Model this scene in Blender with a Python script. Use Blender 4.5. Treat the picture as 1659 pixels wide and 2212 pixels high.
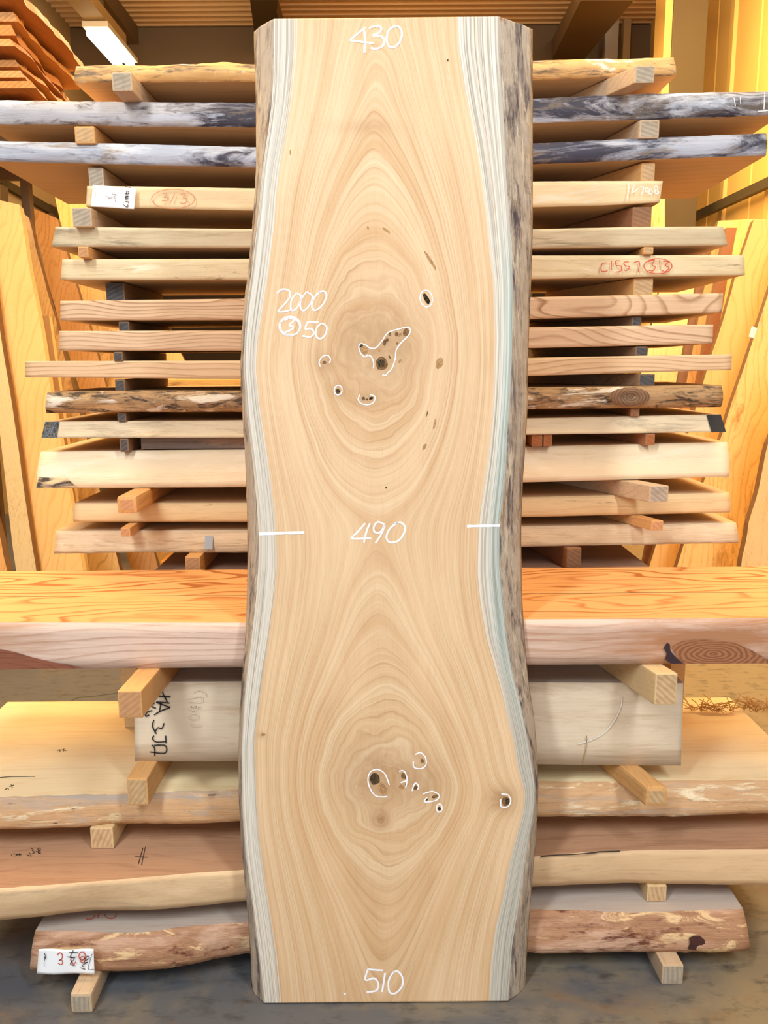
import bpy, bmesh, math, random
import numpy as np
from mathutils import Vector, Matrix, noise as mnoise
random.seed(7)
for o in list(bpy.data.objects): bpy.data.objects.remove(o)
SC = bpy.context.scene
COL = SC.collection

# ------------------------------------------------------------------ camera
FPX, CX, CY, CAMH = 1800.0, 829.5, 1106.0, 1.331
PITCH, ROLL = math.radians(10.26), math.radians(-0.35)
CM = Matrix.Rotation(math.pi/2-PITCH, 3, 'X') @ Matrix.Rotation(ROLL, 3, 'Z')
cam_d = bpy.data.cameras.new('camera'); cam = bpy.data.objects.new('camera', cam_d); COL.objects.link(cam)
M4 = CM.to_4x4(); M4.translation = (0, 0, CAMH); cam.matrix_world = M4
cam_d.sensor_fit = 'HORIZONTAL'; cam_d.sensor_width = 36; cam_d.lens = 36*FPX/1659
cam_d.clip_start = .05
SC.camera = cam
# ------------------------------------------------------------------ world, lamps, exposure
SC.view_settings.view_transform = 'Standard'; SC.view_settings.look = 'None'
SC.view_settings.gamma = 1; SC.view_settings.exposure = -0.1; SC.view_settings.use_curve_mapping = False
w = bpy.data.worlds.new('world'); SC.world = w; w.use_nodes = True
w.node_tree.nodes['Background'].inputs[0].default_value = (1, .90, .78, 1)
w.node_tree.nodes['Background'].inputs[1].default_value = 0.16
def area(name, loc, target, sx, sy, power, col):
    l = bpy.data.lights.new(name, 'AREA'); l.shape = 'RECTANGLE'; l.size = sx; l.size_y = sy
    l.energy = power; l.color = col
    o = bpy.data.objects.new(name, l); COL.objects.link(o); o.location = loc
    o.rotation_euler = (Vector(target)-Vector(loc)).to_track_quat('-Z', 'Y').to_euler(); return o
WHITE = (.91, 1.02, 1.10); WARM = (1, .74, .37)
area('front_lamp_light', (-1.5, -.9, 3.6), (-.2, 1.9, .9), .35, 2.2, 118, WHITE)
area('front_lamp_light', (1.7, -.9, 3.6), (.2, 1.9, .9), .35, 2.2, 88, WHITE)
area('doorway_daylight', (0, -5.0, 1.9), (0, 2, 1.1), 4.2, 3.0, 140, (.93, 1.01, 1.08))
area('aisle_lamp_light', (-1.9, 1.9, 4.3), (-1.0, 2.2, 0), .3, 2.4, 85, WARM)
area('aisle_lamp_light', (2.1, 1.9, 4.3), (1.2, 2.2, 0), .3, 2.4, 70, WARM)
area('far_aisle_lamp_light', (-2.9, 4.3, 4.3), (-.7, 2.1, .3), .3, 2.0, 165, WARM)
area('far_aisle_lamp_light', (2.7, 4.3, 4.3), (.9, 2.1, .3), .3, 2.0, 90, WARM)
for p_ in ((-1.8, 6.5, 4.0), (-2.5, 3.2, 4.1), (1.9, 4.6, 4.1)):  # unseen point lights added to brighten the ceiling
    l_ = bpy.data.lights.new('ceiling_fill_light', 'POINT'); l_.energy = 62; l_.color = WARM; l_.shadow_soft_size = .25
    o_ = bpy.data.objects.new('ceiling_fill_light', l_); COL.objects.link(o_); o_.location = p_
area('rear_lamp_light', (-1.6, 5.8, 4.2), (-2.2, 5.2, 0), .3, 2.4, 120, WARM)
area('rear_lamp_light', (1.4, 5.6, 4.2), (2.9, 5.8, 1.6), .3, 2.4, 210, WARM)

# ------------------------------------------------------------------ pixel of the photograph -> point in the place
CAMP = Vector((0, 0, CAMH))
def ray(px, py): return CM @ Vector(((px-CX)/FPX, -(py-CY)/FPX, -1))
def onY(px, py, Y): d = ray(px, py); return CAMP + d*(Y/d.y)
def onX(px, py, X): d = ray(px, py); return CAMP + d*(X/d.x)
def onZ(px, py, z): d = ray(px, py); return CAMP + d*((z-CAMH)/d.z)
def onP(px, py, P0, n): d = ray(px, py); return CAMP + d*((P0-CAMP).dot(n)/d.dot(n))
def xat(px, Y, z):
    "world X seen at pixel column px for a point of depth Y and height z"
    lo, hi = -12, 12
    for _ in range(40):
        m = (lo+hi)/2; p = CM.transposed() @ (Vector((m, Y, z))-CAMP)
        if CX+FPX*p.x/(-p.z) < px: lo = m
        else: hi = m
    return m
def interp(tab, x): return float(np.interp(x, [a for a, b in tab], [b for a, b in tab]))

# ------------------------------------------------------------------ materials
def S(h):
    if isinstance(h, str): h = tuple(int(h[i:i+2], 16) for i in (0, 2, 4))
    return tuple((c/255/12.92 if c/255 <= .04045 else ((c/255+.055)/1.055)**2.4) for c in h)+(1,)
class NT:
    def __init__(s, name, rough=.6, spec=.3):
        s.m = bpy.data.materials.new(name); s.m.use_nodes = True; s.t = s.m.node_tree
        s.b = s.t.nodes['Principled BSDF']; s.b.inputs['Roughness'].default_value = rough
        s.b.inputs['Specular IOR Level'].default_value = spec
        s.tc = s.t.nodes.new('ShaderNodeTexCoord')
    def n(s, typ, **k):
        nd = s.t.nodes.new('ShaderNode'+typ)
        for a, v in k.items(): setattr(nd, a, v)
        return nd
    def l(s, a, b): s.t.links.new(a, b)
    def math(s, op, a, b=None, c=None, clamp=False):
        nd = s.n('Math', operation=op, use_clamp=clamp)
        for i, v in enumerate((a, b, c)):
            if v is None: continue
            if hasattr(v, 'links'): s.l(v, nd.inputs[i])
            else: nd.inputs[i].default_value = v
        return nd.outputs[0]
    def map(s, vec=None, scale=(1, 1, 1), loc=(0, 0, 0), rot=(0, 0, 0)):
        nd = s.n('Mapping'); s.l(vec or s.tc.outputs['Object'], nd.inputs[0])
        nd.inputs['Location'].default_value = loc; nd.inputs['Rotation'].default_value = rot; nd.inputs['Scale'].default_value = scale
        return nd.outputs[0]
    def noise(s, vec, scale=1, detail=3, rough=.5, dist=0, dims='3D'):
        nd = s.n('TexNoise', noise_dimensions=dims); nd.inputs['Scale'].default_value = scale
        nd.inputs['Detail'].default_value = detail; nd.inputs['Roughness'].default_value = rough; nd.inputs['Distortion'].default_value = dist
        if dims == '1D': s.l(vec, nd.inputs['W'])
        else: s.l(vec, nd.inputs['Vector'])
        return nd.outputs[0]
    def ramp(s, fac, stops, interp='LINEAR'):
        nd = s.n('ValToRGB'); s.l(fac, nd.inputs[0]); r = nd.color_ramp; r.interpolation = interp
        while len(r.elements) < len(stops): r.elements.new(.5)
        for e, (p, c) in zip(r.elements, stops):
            e.position = p; e.color = c if isinstance(c, tuple) else (c, c, c, 1)
        return nd.outputs[0]
    def mix(s, fac, a, b, mode='MIX'):
        nd = s.n('Mix', data_type='RGBA', blend_type=mode)
        for i, v in ((0, fac), (6, a), (7, b)):
            if hasattr(v, 'links'): s.l(v, nd.inputs[i])
            else: nd.inputs[i].default_value = v
        return nd.outputs[2]
    def out(s, col, bump=None, bs=.3, bd=.002):
        s.l(col, s.b.inputs['Base Color'])
        if bump is not None:
            nd = s.n('Bump'); nd.inputs['Strength'].default_value = bs; nd.inputs['Distance'].default_value = bd
            s.l(bump, nd.inputs['Height']); s.l(nd.outputs[0], s.b.inputs['Normal'])
        return s.m
def plain(name, c, rough=.6, spec=.3, emit=0, metal=0):
    t = NT(name, rough, spec); t.b.inputs['Base Color'].default_value = S(c); t.b.inputs['Metallic'].default_value = metal
    if emit:
        t.b.inputs['Emission Color'].default_value = S(c); t.b.inputs['Emission Strength'].default_value = emit
    return t.m
_seed = [0]
def wood(name, light, dark, axis='X', rings=.35, rs=26, streak=.48, patches=(), rough=.62, tone=.25, warp=.035, bump=.25, spec=.25, xdark=None):
    """sawn wood: growth-ring bands running along the axis, fibres, broad tone changes and stains"""
    _seed[0] += 1; sd = _seed[0]*3.17
    t = NT(name, rough, spec); loc = (sd, sd*.7, sd*1.3)
    along = {'X': (1, 0, 0), 'Y': (0, 1, 0), 'Z': (0, 0, 1)}[axis]
    def sc(a, c): return tuple(a if k else c for k in along)
    v = t.map(loc=loc)
    lo = t.noise(t.map(v, sc(1.3, 5)), 1, 2, .5)
    rot = {'X': (.6, 0, 0), 'Y': (0, .6, 0), 'Z': (0, 0, .6)}[axis]
    # ring coordinate = a cross direction, bent by slow noise
    sep = t.n('SeparateXYZ'); t.l(t.map(v, rot=rot), sep.inputs[0])
    cross = sep.outputs[{'X': 2, 'Y': 2, 'Z': 0}[axis]]
    rc = t.math('MULTIPLY', t.math('ADD', cross, t.math('MULTIPLY', lo, warp*6)), rs*4)
    fr = t.math('FRACT', rc)
    line = t.ramp(fr, [(0, .15), (.08, .0), (.62, .12), (.9, 1.0), (1, .15)])
    irr = t.noise(t.math('FLOOR', rc), 3.1, 1, dims='1D')
    fib = t.noise(t.map(v, sc(6, 230)), 1, 4, .65)
    ton = t.noise(t.map(v, sc(1.2, 9)), 1, 3, .55)
    f = t.math('MULTIPLY', t.math('MULTIPLY', line, t.math('MULTIPLY', irr, 2.3)), rings)
    fibc = t.ramp(fib, [(.36, 0.0), (.66, 1.0)]); spk = t.ramp(t.noise(t.map(v, sc(22, 95)), 1, 6, .78), [(.34, 0.0), (.68, 1.0)])
    f = t.math('ADD', f, t.math('MULTIPLY', t.math('SUBTRACT', fibc, .5), streak*1.1))
    f = t.math('ADD', f, t.math('MULTIPLY', t.math('SUBTRACT', spk, .5), streak*.9))
    f = t.math('ADD', f, t.math('MULTIPLY', t.math('SUBTRACT', ton, .5), tone*2.2), clamp=True)
    c = t.mix(f, S(light), S(dark))
    for i, p in enumerate(patches):
        col, s1, s2, thr, soft = p[:5]
        nz = t.noise(t.map(v, sc(s1, s2), loc=(i*7.7+1, i*3.1, i*5.3)), 1, 9, .70, (p[5] if len(p) > 5 else .6)*.5)
        if i == 0 and xdark:
            sx = t.n('SeparateXYZ'); t.l(t.tc.outputs['Object'], sx.inputs[0])
            xr_ = t.ramp(t.math('MULTIPLY_ADD', sx.outputs[0], 1/2.6, .5), [(a_, b_) for a_, b_ in xdark])
            nz = t.math('ADD', nz, t.math('SUBTRACT', xr_, .5))
        c = t.mix(t.ramp(nz, [(max(thr-soft, 0), 0.0), (min(thr+soft, 1), 1.0)]), c, S(col))
    return t.out(c, fib, bump, .002)
def endgrain(name, light, dark, rs=190, seed=0):
    t = NT(name, .75, .15)
    v = t.map(loc=(seed*.013, 0, seed*.021))
    wv = t.n('TexWave', wave_type='RINGS', rings_direction='Y'); t.l(v, wv.inputs[0])
    wv.inputs['Scale'].default_value = rs/6.28; wv.inputs['Distortion'].default_value = 1.5; wv.inputs['Detail'].default_value = 2
    nz = t.noise(t.map(v, (60, 60, 60)), 1, 4)
    c = t.mix(t.math('MULTIPLY', wv.outputs[1], .55), S(light), S(dark))
    c = t.mix(t.ramp(nz, [(.45, 0.0), (.75, .6)]), c, S(dark))
    return t.out(c, nz, .3)

# ------------------------------------------------------------------ mesh helpers
def link(name, verts, faces, mats, parent=None, midx=None, smooth=None):
    me = bpy.data.meshes.new(name); me.from_pydata([tuple(v) for v in verts], [], faces)
    for m in (mats if isinstance(mats, (list, tuple)) else [mats]): me.materials.append(m)
    if midx: me.polygons.foreach_set('material_index', midx)
    if smooth: me.polygons.foreach_set('use_smooth', smooth if isinstance(smooth, list) else [True]*len(faces))
    me.update(); o = bpy.data.objects.new(name, me); COL.objects.link(o)
    bm = bmesh.new(); bm.from_mesh(me); bmesh.ops.recalc_face_normals(bm, faces=bm.faces); bm.to_mesh(me); bm.free()
    if parent: o.parent = parent
    return o
def tag(o, label, cat, group=None, kind=None):
    if label: o['label'] = label
    if cat: o['category'] = cat
    if group: o['group'] = group
    if kind: o['kind'] = kind
    return o
def struct(o): o['kind'] = 'structure'; return o
def hexa(name, c, mats, parent=None, bev=0, endm=False):
    "c: 8 corners, first four = near end (tl,tr,br,bl), last four = far end"
    bm = bmesh.new(); vs = [bm.verts.new(p) for p in c]
    fs = [(0, 1, 2, 3), (7, 6, 5, 4), (0, 4, 5, 1), (1, 5, 6, 2), (2, 6, 7, 3), (3, 7, 4, 0)]
    for i, f in enumerate(fs):
        fc = bm.faces.new([vs[k] for k in f]); fc.material_index = 1 if (endm and i < 2) else 0
    if bev: bmesh.ops.bevel(bm, geom=list(bm.edges), offset=bev, segments=2, affect='EDGES', profile=.6)
    bmesh.ops.recalc_face_normals(bm, faces=bm.faces)
    me = bpy.data.meshes.new(name); bm.to_mesh(me); bm.free()
    for m in (mats if isinstance(mats, (list, tuple)) else [mats]): me.materials.append(m)
    o = bpy.data.objects.new(name, me); COL.objects.link(o)
    if parent: o.parent = parent
    return o
def box(name, x0, x1, y0, y1, z0, z1, mat, parent=None, bev=0):
    return hexa(name, [(x0, y0, z1), (x1, y0, z1), (x1, y0, z0), (x0, y0, z0), (x0, y1, z1), (x1, y1, z1), (x1, y1, z0), (x0, y1, z0)], mat, parent, bev)
def smoothpts(pts, n=6, closed=False):
    P = [Vector(p) for p in pts]; out = []
    if len(P) < 3: return P
    N = len(P); rng = range(N if closed else N-1)
    for i in rng:
        p0, p1, p2, p3 = (P[(i-1) % N], P[i], P[(i+1) % N], P[(i+2) % N]) if closed else (P[max(i-1, 0)], P[i], P[i+1], P[min(i+2, N-1)])
        for k in range(n):
            t = k/n; out.append(.5*((2*p1)+(p2-p0)*t+(2*p0-5*p1+4*p2-p3)*t*t+(3*p1-p0-3*p2+p3)*t**3))
    out.append(P[0] if closed else P[-1]); return out
def strokes(name, lists, wid, mapf, mat, parent=None, n=6, jitter=.15):
    "handwriting: each list of pixel points becomes a thin ribbon lying on the surface"
    V, Fc = [], []
    for pts in lists:
        wd = wid
        if isinstance(pts, tuple): pts, wd = pts
        P = smoothpts([(a, b, 0) for a, b in pts], n); base = len(V)
        for i, p in enumerate(P):
            a = P[max(i-1, 0)]; b = P[min(i+1, len(P)-1)]; d = (b-a); d.z = 0
            if d.length < 1e-6: d = Vector((1, 0, 0))
            d.normalize(); nrm = Vector((-d.y, d.x, 0)); hw = wd/2*(1+jitter*(random.random()-.5)*2)
            for s in (1, -1):
                q = p+nrm*hw*s; V.append(mapf(q.x, q.y))
        for i in range(len(P)-1):
            k = base+2*i; Fc.append((k, k+1, k+3, k+2))
    return link(name, V, Fc, mat, parent)
def ell(cx, cy, rx, ry, tilt=0, a0=0, a1=360, n=16):
    o = []
    for i in range(n+1):
        a = math.radians(a0+(a1-a0)*i/n); x, y = rx*math.cos(a), ry*math.sin(a); t = math.radians(tilt)
        o.append((cx+x*math.cos(t)-y*math.sin(t), cy+x*math.sin(t)+y*math.cos(t)))
    return o

# ------------------------------------------------------------------ the setting
tf = NT('concrete', .55, .35)
n1 = tf.noise(tf.map(scale=(1.6, 1.6, 1.6)), 1, 6, .6, .5); n2 = tf.noise(tf.map(scale=(14, 30, 14)), 1, 6, .65); n3 = tf.noise(tf.map(scale=(5, 5, 5), loc=(4, 2, 0)), 1, 5, .6, 1)
sx = tf.n('SeparateXYZ'); tf.l(tf.tc.outputs['Object'], sx.inputs[0])
c = tf.mix(tf.ramp(tf.math('ADD', n1, tf.math('MULTIPLY', sx.outputs[0], .13)), [(.46, 0.0), (.62, 1.0)]), S('55565a'), S('85765c'))
c = tf.mix(tf.ramp(n2, [(.52, 0.0), (.70, .75)]), c, S('3a3735'))
c = tf.mix(tf.ramp(n3, [(.56, 0.0), (.72, .6)]), c, S('7d6242'))
M_floor = tf.out(c, n2, .25, .003)
fl = struct(link('floor', [(-9, -6, 0), (9, -6, 0), (9, 16, 0), (-9, 16, 0)], [(0, 1, 2, 3)], M_floor))
M_crack = plain('crack_dark', '4a463e', .9)
for nm, pts in (('a', [(0, 1537), (60, 1531), (130, 1527), (165, 1508), (200, 1504), (258, 1496)]), ('b', [(0, 1594), (30, 1592), (70, 1588)])):
    struct(strokes('trim_1' if nm == 'a' else 'trim_2', [pts], 1.8, lambda x, y: onZ(x, y, .0006), M_crack))
# ceiling: dark corrugated deck, ribs across the hall
M_ceil = wood('ceiling_deck_paint', 'dcb684', 'a88558', rings=0, streak=.1, tone=.2, rough=.5)
V, Fc = [], []
for i in range(0, 440):
    y = 2+i*.032; z = 4.95+(0, .045, .045, 0)[i % 4]
    V += [(-9, y, z), (9, y, z)]
    if i: Fc.append((2*i-2, 2*i-1, 2*i+1, 2*i))
struct(link('ceiling', V, Fc, M_ceil))
struct(link('ceiling_front', [(-9, -6, 4.95), (9, -6, 4.95), (9, 2, 4.95), (-9, 2, 4.95)], [(0, 1, 2, 3)], M_ceil)).name = 'ceiling_1'
M_back = plain('back_wall_brown', '4a3c2c', .8)
struct(box('wall_back', -9, 9, 12.6, 12.8, 0, 5, M_back))
t = NT('yellow_wall_panel', .5, .3)
wn = t.noise(t.map(scale=(1, 1, .35)), 1, 3)
M_wall = t.out(t.mix(t.math('MULTIPLY', wn, .6), S('ecc070'), S('dfae58')), wn, .05)
M_wallL = plain('beige_wall_paint', 'b59a6c', .7)
M_steel = plain('brown_steel_paint', '6e5a40', .5)
M_steelg = plain('grey_steel_paint', '54472f', .5)
M_bright = plain('galvanised_steel', '9a948a', .4, .5)
# right wall: panels with shallow vertical profiles
V, Fc = [], []; XW = 2.95; prof = [0, 0, .012, .012]; i = 0; y = 2.5
while y < 12.6:
    for dy, dx in ((0, 0), (.012, .008), (.03, .008), (.042, 0), (.50, 0), (.52, -.025), (.60, -.025), (.62, 0)):
        V += [(XW+dx, y+dy, 0), (XW+dx, y+dy, 5)]
    y += .9
for k in range(len(V)//2-1): Fc.append((2*k, 2*k+1, 2*k+3, 2*k+2))
struct(link('wall_right', V, Fc, M_wall))
struct(box('wall_left', -3.5, -3.4, 2, 12.6, 0, 5, M_wallL))
struct(box('wall_front', -9, 9, -6.1, -6, 0, 5, M_wallL))
# horizontal girts on the right wall, column
for k, (z, y0, y1) in enumerate(((2.62, 4.2, 12.5),)):
    struct(box('trim_%d' % (3+k), XW-.11, XW-.06, y0, y1, z-.04, z+.03, M_steelg))
col_y = 7.2; xl = xat(1424, col_y, 3); xr = xat(1512, col_y, 3)
struct(box('trim_5', xl+.06, xr, col_y, col_y+.3, 0, 4.95, M_steelg, bev=.004))
struct(box('trim_6', xl, xl+.06, col_y+.02, col_y+.28, 0, 4.95, M_wall, bev=.004))  # lit side of the column, its light put in as yellow colour
struct(box('trim_7', xat(1302, 9.5, 4), xat(1330, 9.5, 4), 9.5, 9.6, 0, 4.95, M_bright))
struct(box('trim_8', xat(1340, 9.8, 4), xat(1355, 9.8, 4), 9.8, 9.9, 0, 4.95, M_wallL))
a = onY(1302, 48, 9.45); b = onY(1333, 12, 9.45)
struct(hexa('trim_18', [onY(1290, 12, 9.42), onY(1334, 12, 9.42), onY(1330, 45, 9.42), onY(1304, 45, 9.42),
     onY(1290, 12, 9.45), onY(1334, 12, 9.45), onY(1330, 45, 9.45), onY(1304, 45, 9.45)], M_bright))
# sloping brown girder falling toward the back wall
struct(hexa('trim_9', [onY(1255, -40, 6.6), onY(1370, -40, 6.6), onY(1370, 0, 6.6), onY(1255, 0, 6.6),
                       onY(1175, 120, 11.5), onY(1230, 120, 11.5), onY(1230, 165, 11.5), onY(1175, 165, 11.5)], M_steel))
struct(box('trim_10', xat(987, 11, 4), xat(1008, 11, 4), 11, 11.15, 0, 4.95, M_wall))
struct(box('trim_11', xat(1132, 11, 4), xat(1140, 11, 4), 11, 11.1, 0, 4.95, M_wallL))
struct(box('trim_12', xat(1146, 11, 4), xat(1158, 11, 4), 11, 11.1, 0, 4.95, M_steel))
struct(box('trim_13', -9, 9, 9.9, 10.05, 4.55, 4.93, M_steel))       # ceiling girder across
for k, px in enumerate((222, 575)):                              # roof beams along the hall
    x = xat(px, 9, 4.9); struct(box('trim_%d' % (14+k), x-.09, x+.09, 4, 9.9, 4.76, 4.94, M_steel))
struct(hexa('trim_16', [onY(540, -30, 8), onY(600, -30, 8), onY(600, 0, 8), onY(540, 0, 8), onY(556, 40, 9.9), onY(590, 40, 9.9), onY(590, 120, 9.9), onY(556, 120, 9.9)], M_steelg))
# left wall girts and pale panel
M_pane = plain('pale_panel', 'b9a680', .6)
for nm, q, m in (('trim_19', [(-30, 362), (135, 458), (135, 475), (-30, 379)], M_steelg), ('trim_20', [(108, 440), (122, 448), (124, 700), (110, 700)], M_steel),
                 ('trim_21', [(2, 380), (18, 390), (18, 560), (2, 560)], M_steel), ('trim_22', [(-30, 379), (135, 475), (135, 620), (-30, 620)], M_pane)):
    f = [onX(x, y, -3.34 if m is not M_pane else -3.385) for x, y in q]; g = [p+Vector((-.05 if m is not M_pane else -.012, 0, 0)) for p in f]
    struct(hexa(nm, f+g, m))

# fluorescent lamp on its rail
M_tube = plain('lamp_tube', 'fff2d0', .4, emit=14)
lz = 4.35
pA = onZ(208, 72, lz); pB = onZ(272, 142, lz)
lamp = bpy.data.objects.new('ceiling_lamp', None); COL.objects.link(lamp); lamp.location = ((pA+pB)/2)
tag(lamp, 'glowing twin-tube fluorescent ceiling lamp above the upper left stack', 'ceiling lamp')
def lbox(name, dx0, dx1, y0, y1, z0, z1, m):
    xm = (pA.x+pB.x)/2
    o = box(name, xm+dx0, xm+dx1, y0, y1, z0, z1, m, bev=.006); o.parent = lamp; o.matrix_parent_inverse = Matrix.Translation(-lamp.location); return o
lbox('housing', -.12, .12, pA.y-.05, pB.y+.05, lz+.04, lz+.09, plain('lamp_housing_white', 'e6dcc6', .5))
for dx in (-.065, .065):
    bm = bmesh.new(); bmesh.ops.create_cone(bm, segments=14, radius1=.038, radius2=.038, depth=pB.y-pA.y, cap_ends=True, matrix=Matrix.Translation(((pA.x+pB.x)/2+dx, (pA.y+pB.y)/2, lz))@Matrix.Rotation(math.pi/2, 4, 'X'))
    me = bpy.data.meshes.new('tube'); bm.to_mesh(me); bm.free(); me.materials.append(M_tube)
    o = bpy.data.objects.new('tube', me); COL.objects.link(o); o.parent = lamp; o.matrix_parent_inverse = Matrix.Translation(-lamp.location)
xm = (pA.x+pB.x)/2
struct(box('trim_17', xm-.1, xm+.1, 5.5, pA.y+.6, lz+.1, lz+.2, M_wallL))
for k in range(2): struct(box('trim_%d' % (23+k), xm-.02, xm+.02, 6.2+k*2.4, 6.24+k*2.4, lz+.2, 4.96, M_steel))

# ------------------------------------------------------------------ boards
BO = {}
def fitline(xs, zs): a, b = np.polyfit(xs, zs, 1); return (lambda x: float(a*x+b))
def board(key, name, top, bot, mats, Y=None, Yb=None, z=None, width=.5, live=.0, bulge=.0, n=90, rows=6, label='', cat='board', group=None, zfix=None, Yclamp=None, flare=0, ext=(0, 0)):
    """one board lying across the stack: top/bot are the photo's edges of its front face; Y = depth of that face,
    or z = (underside, top) heights, when the outline gives the depth of a wandering live edge"""
    T, B = [], []
    for i in range(n+1):
        f = i/n
        xt = top[0][0]+(top[-1][0]-top[0][0])*f; xb = bot[0][0]+(bot[-1][0]-bot[0][0])*f
        yt = interp(top, xt); yb = interp(bot, xb)
        if z:
            T.append(onZ(xt, yt, z[1])); B.append(onZ(xb, yb, z[0]))
        else:
            T.append(onY(xt, yt, Y)); B.append(onY(xb, yb, Yb or Y))
    ft = fitline([p.x for p in T], [p.z for p in T]); fb = fitline([p.x for p in B], [p.z for p in B])
    Yf = sum(p.y for p in T)/len(T); YB = Yf+width
    V, Fc, mi, sm = [], [], [], []
    R = rows+3                      # verts per section: back-top, rows+1 front, back-bottom
    sd = len(BO)*11.3
    for i in range(n+1):
        t_, b_ = T[i], B[i]; xb = (t_.x+b_.x)/2
        V.append(Vector((xb, YB, ft(xb))))
        for r in range(rows+1):
            g = r/rows; p = t_.lerp(b_, g)
            edge = math.sin(math.pi*g)
            nz = mnoise.fractal(Vector((p.x*9+sd, g*1.2, sd)), 1, 2, 4)
            nf = mnoise.fractal(Vector((p.x*40+sd, p.z*55, sd)), 1, 2, 3)
            dy = -bulge*edge + live*(nz*.7*(.4+.6*edge)+nf*.3*edge)
            if live and r in (0, rows): dy += live*.35*nf
            p = p+Vector((0, dy, 0)) if not z else p+Vector((0, dy*.8, 0))
            V.append(p)
        V.append(Vector((xb, YB, fb(xb))))
    for i in range(n):
        for r in range(R-1):
            a = i*R+r; Fc.append((a, a+1, a+R+1, a+R)); fr = 0 < r < R-2; mi.append(0 if fr else 1); sm.append(fr)
        a = i*R; Fc.append((a+R-1, a, a+R, a+2*R-1)); mi.append(1); sm.append(False)
    Fc.append(tuple(range(R))); mi.append(2); sm.append(False); Fc.append(tuple(n*R+k for k in range(R))[::-1]); mi.append(2); sm.append(False)
    if len(mats) < 3: mats = list(mats)+[mats[-1]]
    o = link(name, V, Fc, mats, None, mi, sm)
    tag(o, label, cat, group)
    BO[key] = dict(o=o, ft=ft, fb=fb, Yf=Yf, YB=YB, T=T, B=B)
    return o

# palette of timber faces
under = wood('sawn_underside', 'c6a67c', 'a28461', rings=.25, rs=10, streak=.2, tone=.3)
under2 = wood('orange_sawn_face', 'd0b08c', 'a98a68', rings=.25, rs=8, streak=.2, tone=.3)
topA = wood('sawn_top_beige', 'cfae84', 'b08d63', rings=.25, rs=12)
GX = 'boards of the rear stack'
m = wood('spalted_edge', 'dcae70', 'c08c50', rings=.35, rs=10, patches=[('7a6450', 6, 34, .55, .05, 1.0), ('f0e4d0', 7, 30, .60, .04, 1.0), ('4e4238', 16, 60, .64, .03, .5)])
board('b1', 'live_edge_board', [(165, 143), (250, 140), (330, 142), (420, 138), (490, 133), (515, 138), (552, 140), (1152, 131), (1250, 128), (1350, 127), (1455, 124)],
      [(162, 180), (240, 178), (320, 178), (450, 177), (552, 177), (1152, 173), (1340, 168), (1460, 164)], [m, under2, under], Y=2.25, live=.012, bulge=.01, width=.52,
      label='topmost board of the rear stack, rough golden live edge with dark and white flecks', group=None)
bark2 = wood('blue_grey_bark', 'b7b3b4', '8f8f98', rings=.15, streak=.35, tone=.5, xdark=[(.17, .34), (.28, .40), (.35, .62), (.60, .64), (.75, .50), (.9, .42)], patches=[('3f3c46', 3.2, 16, .50, .07, 2.5), ('6d6258', 8, 30, .58, .05, 1.5), ('c9cdd6', 2.6, 18, .60, .06, 1.2), ('f0f0f2', 30, 60, .70, .03, 0)], rough=.7, bump=.5)
bark3 = wood('grey_white_bark', 'b3b5be', '85899a', rings=.15, streak=.35, tone=.5, xdark=[(.17, .40), (.30, .45), (.40, .52), (.62, .66), (.74, .56), (.85, .44), (.93, .56)], patches=[('44424e', 3.4, 15, .52, .07, 2.8), ('8d7f72', 6, 26, .60, .05, 1.5), ('d3d8e0', 2.4, 16, .60, .06, 1.2)], rough=.7, bump=.5)
board('b2', 'live_edge_board', [(-40, 216), (150, 219), (552, 222), (1152, 213), (1300, 206), (1400, 203), (1690, 197)], [(-40, 268), (200, 270), (300, 274), (552, 275), (1152, 266), (1400, 258), (1690, 248)],
      [bark2, under2, under], Y=2.25, live=.012, bulge=.008, width=.54, label='second board from top of the rear stack, grey-blue bark edge running past both sides')
board('b3', 'live_edge_board', [(-16, 305), (250, 310), (552, 318), (1152, 310), (1400, 298), (1655, 288)], [(-18, 349), (200, 354), (552, 363), (1152, 355), (1400, 345), (1655, 336)],
      [bark3, under2, under], Y=2.25, live=.010, bulge=.008, width=.51, label='third board from top of the rear stack, white and slate bark edge, wide underside')
m = wood('cream_edge', 'ead0a2', 'd6b27a', rings=.2, rs=6, patches=[('e9dcc0', 3, 18, .60, .04, 1.5), ('a88454', 6, 30, .68, .05, 1)])
board('b4', 'live_edge_board', [(188, 402), (300, 403), (552, 407), (1152, 392), (1290, 391), (1432, 391)], [(186, 446), (400, 452), (552, 455), (1152, 448), (1300, 444), (1425, 437)],
      [m, under, under], Y=2.25, Yb=2.255, live=.005, width=.5, label='cream edged board of the rear stack with a white paper tag at its left end')
m = wood('greyed_sapwood', 'd6c4a0', 'b8a47e', rings=.4, rs=14, patches=[('8f8268', 3, 40, .60, .08, 1.0)])
board('b5', 'sawn_board', [(120, 490), (552, 495), (1152, 495), (1350, 491), (1562, 489)], [(111, 533), (552, 536), (1152, 537), (1572, 530)],
      [m, under2, m], Y=2.24, Yb=2.25, live=.004, width=.5, label='greyish beige board just below the paper tagged board of the rear stack')
m = wood('pale_sapwood', 'e0caa0', 'c3a878', rings=.3, rs=9, patches=[('8d7350', 7, 34, .66, .05, 2.5), ('efe0c4', 4, 18, .62, .05, 1)])
board('b6', 'sawn_board', [(135, 560), (550, 559), (1150, 552), (1608, 551)], [(131, 604), (545, 605), (1148, 603), (1609, 594)],
      [m, under2, m], Y=2.25, live=.004, width=.5, label='pale board of the rear stack with red handwriting near its right end')
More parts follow.
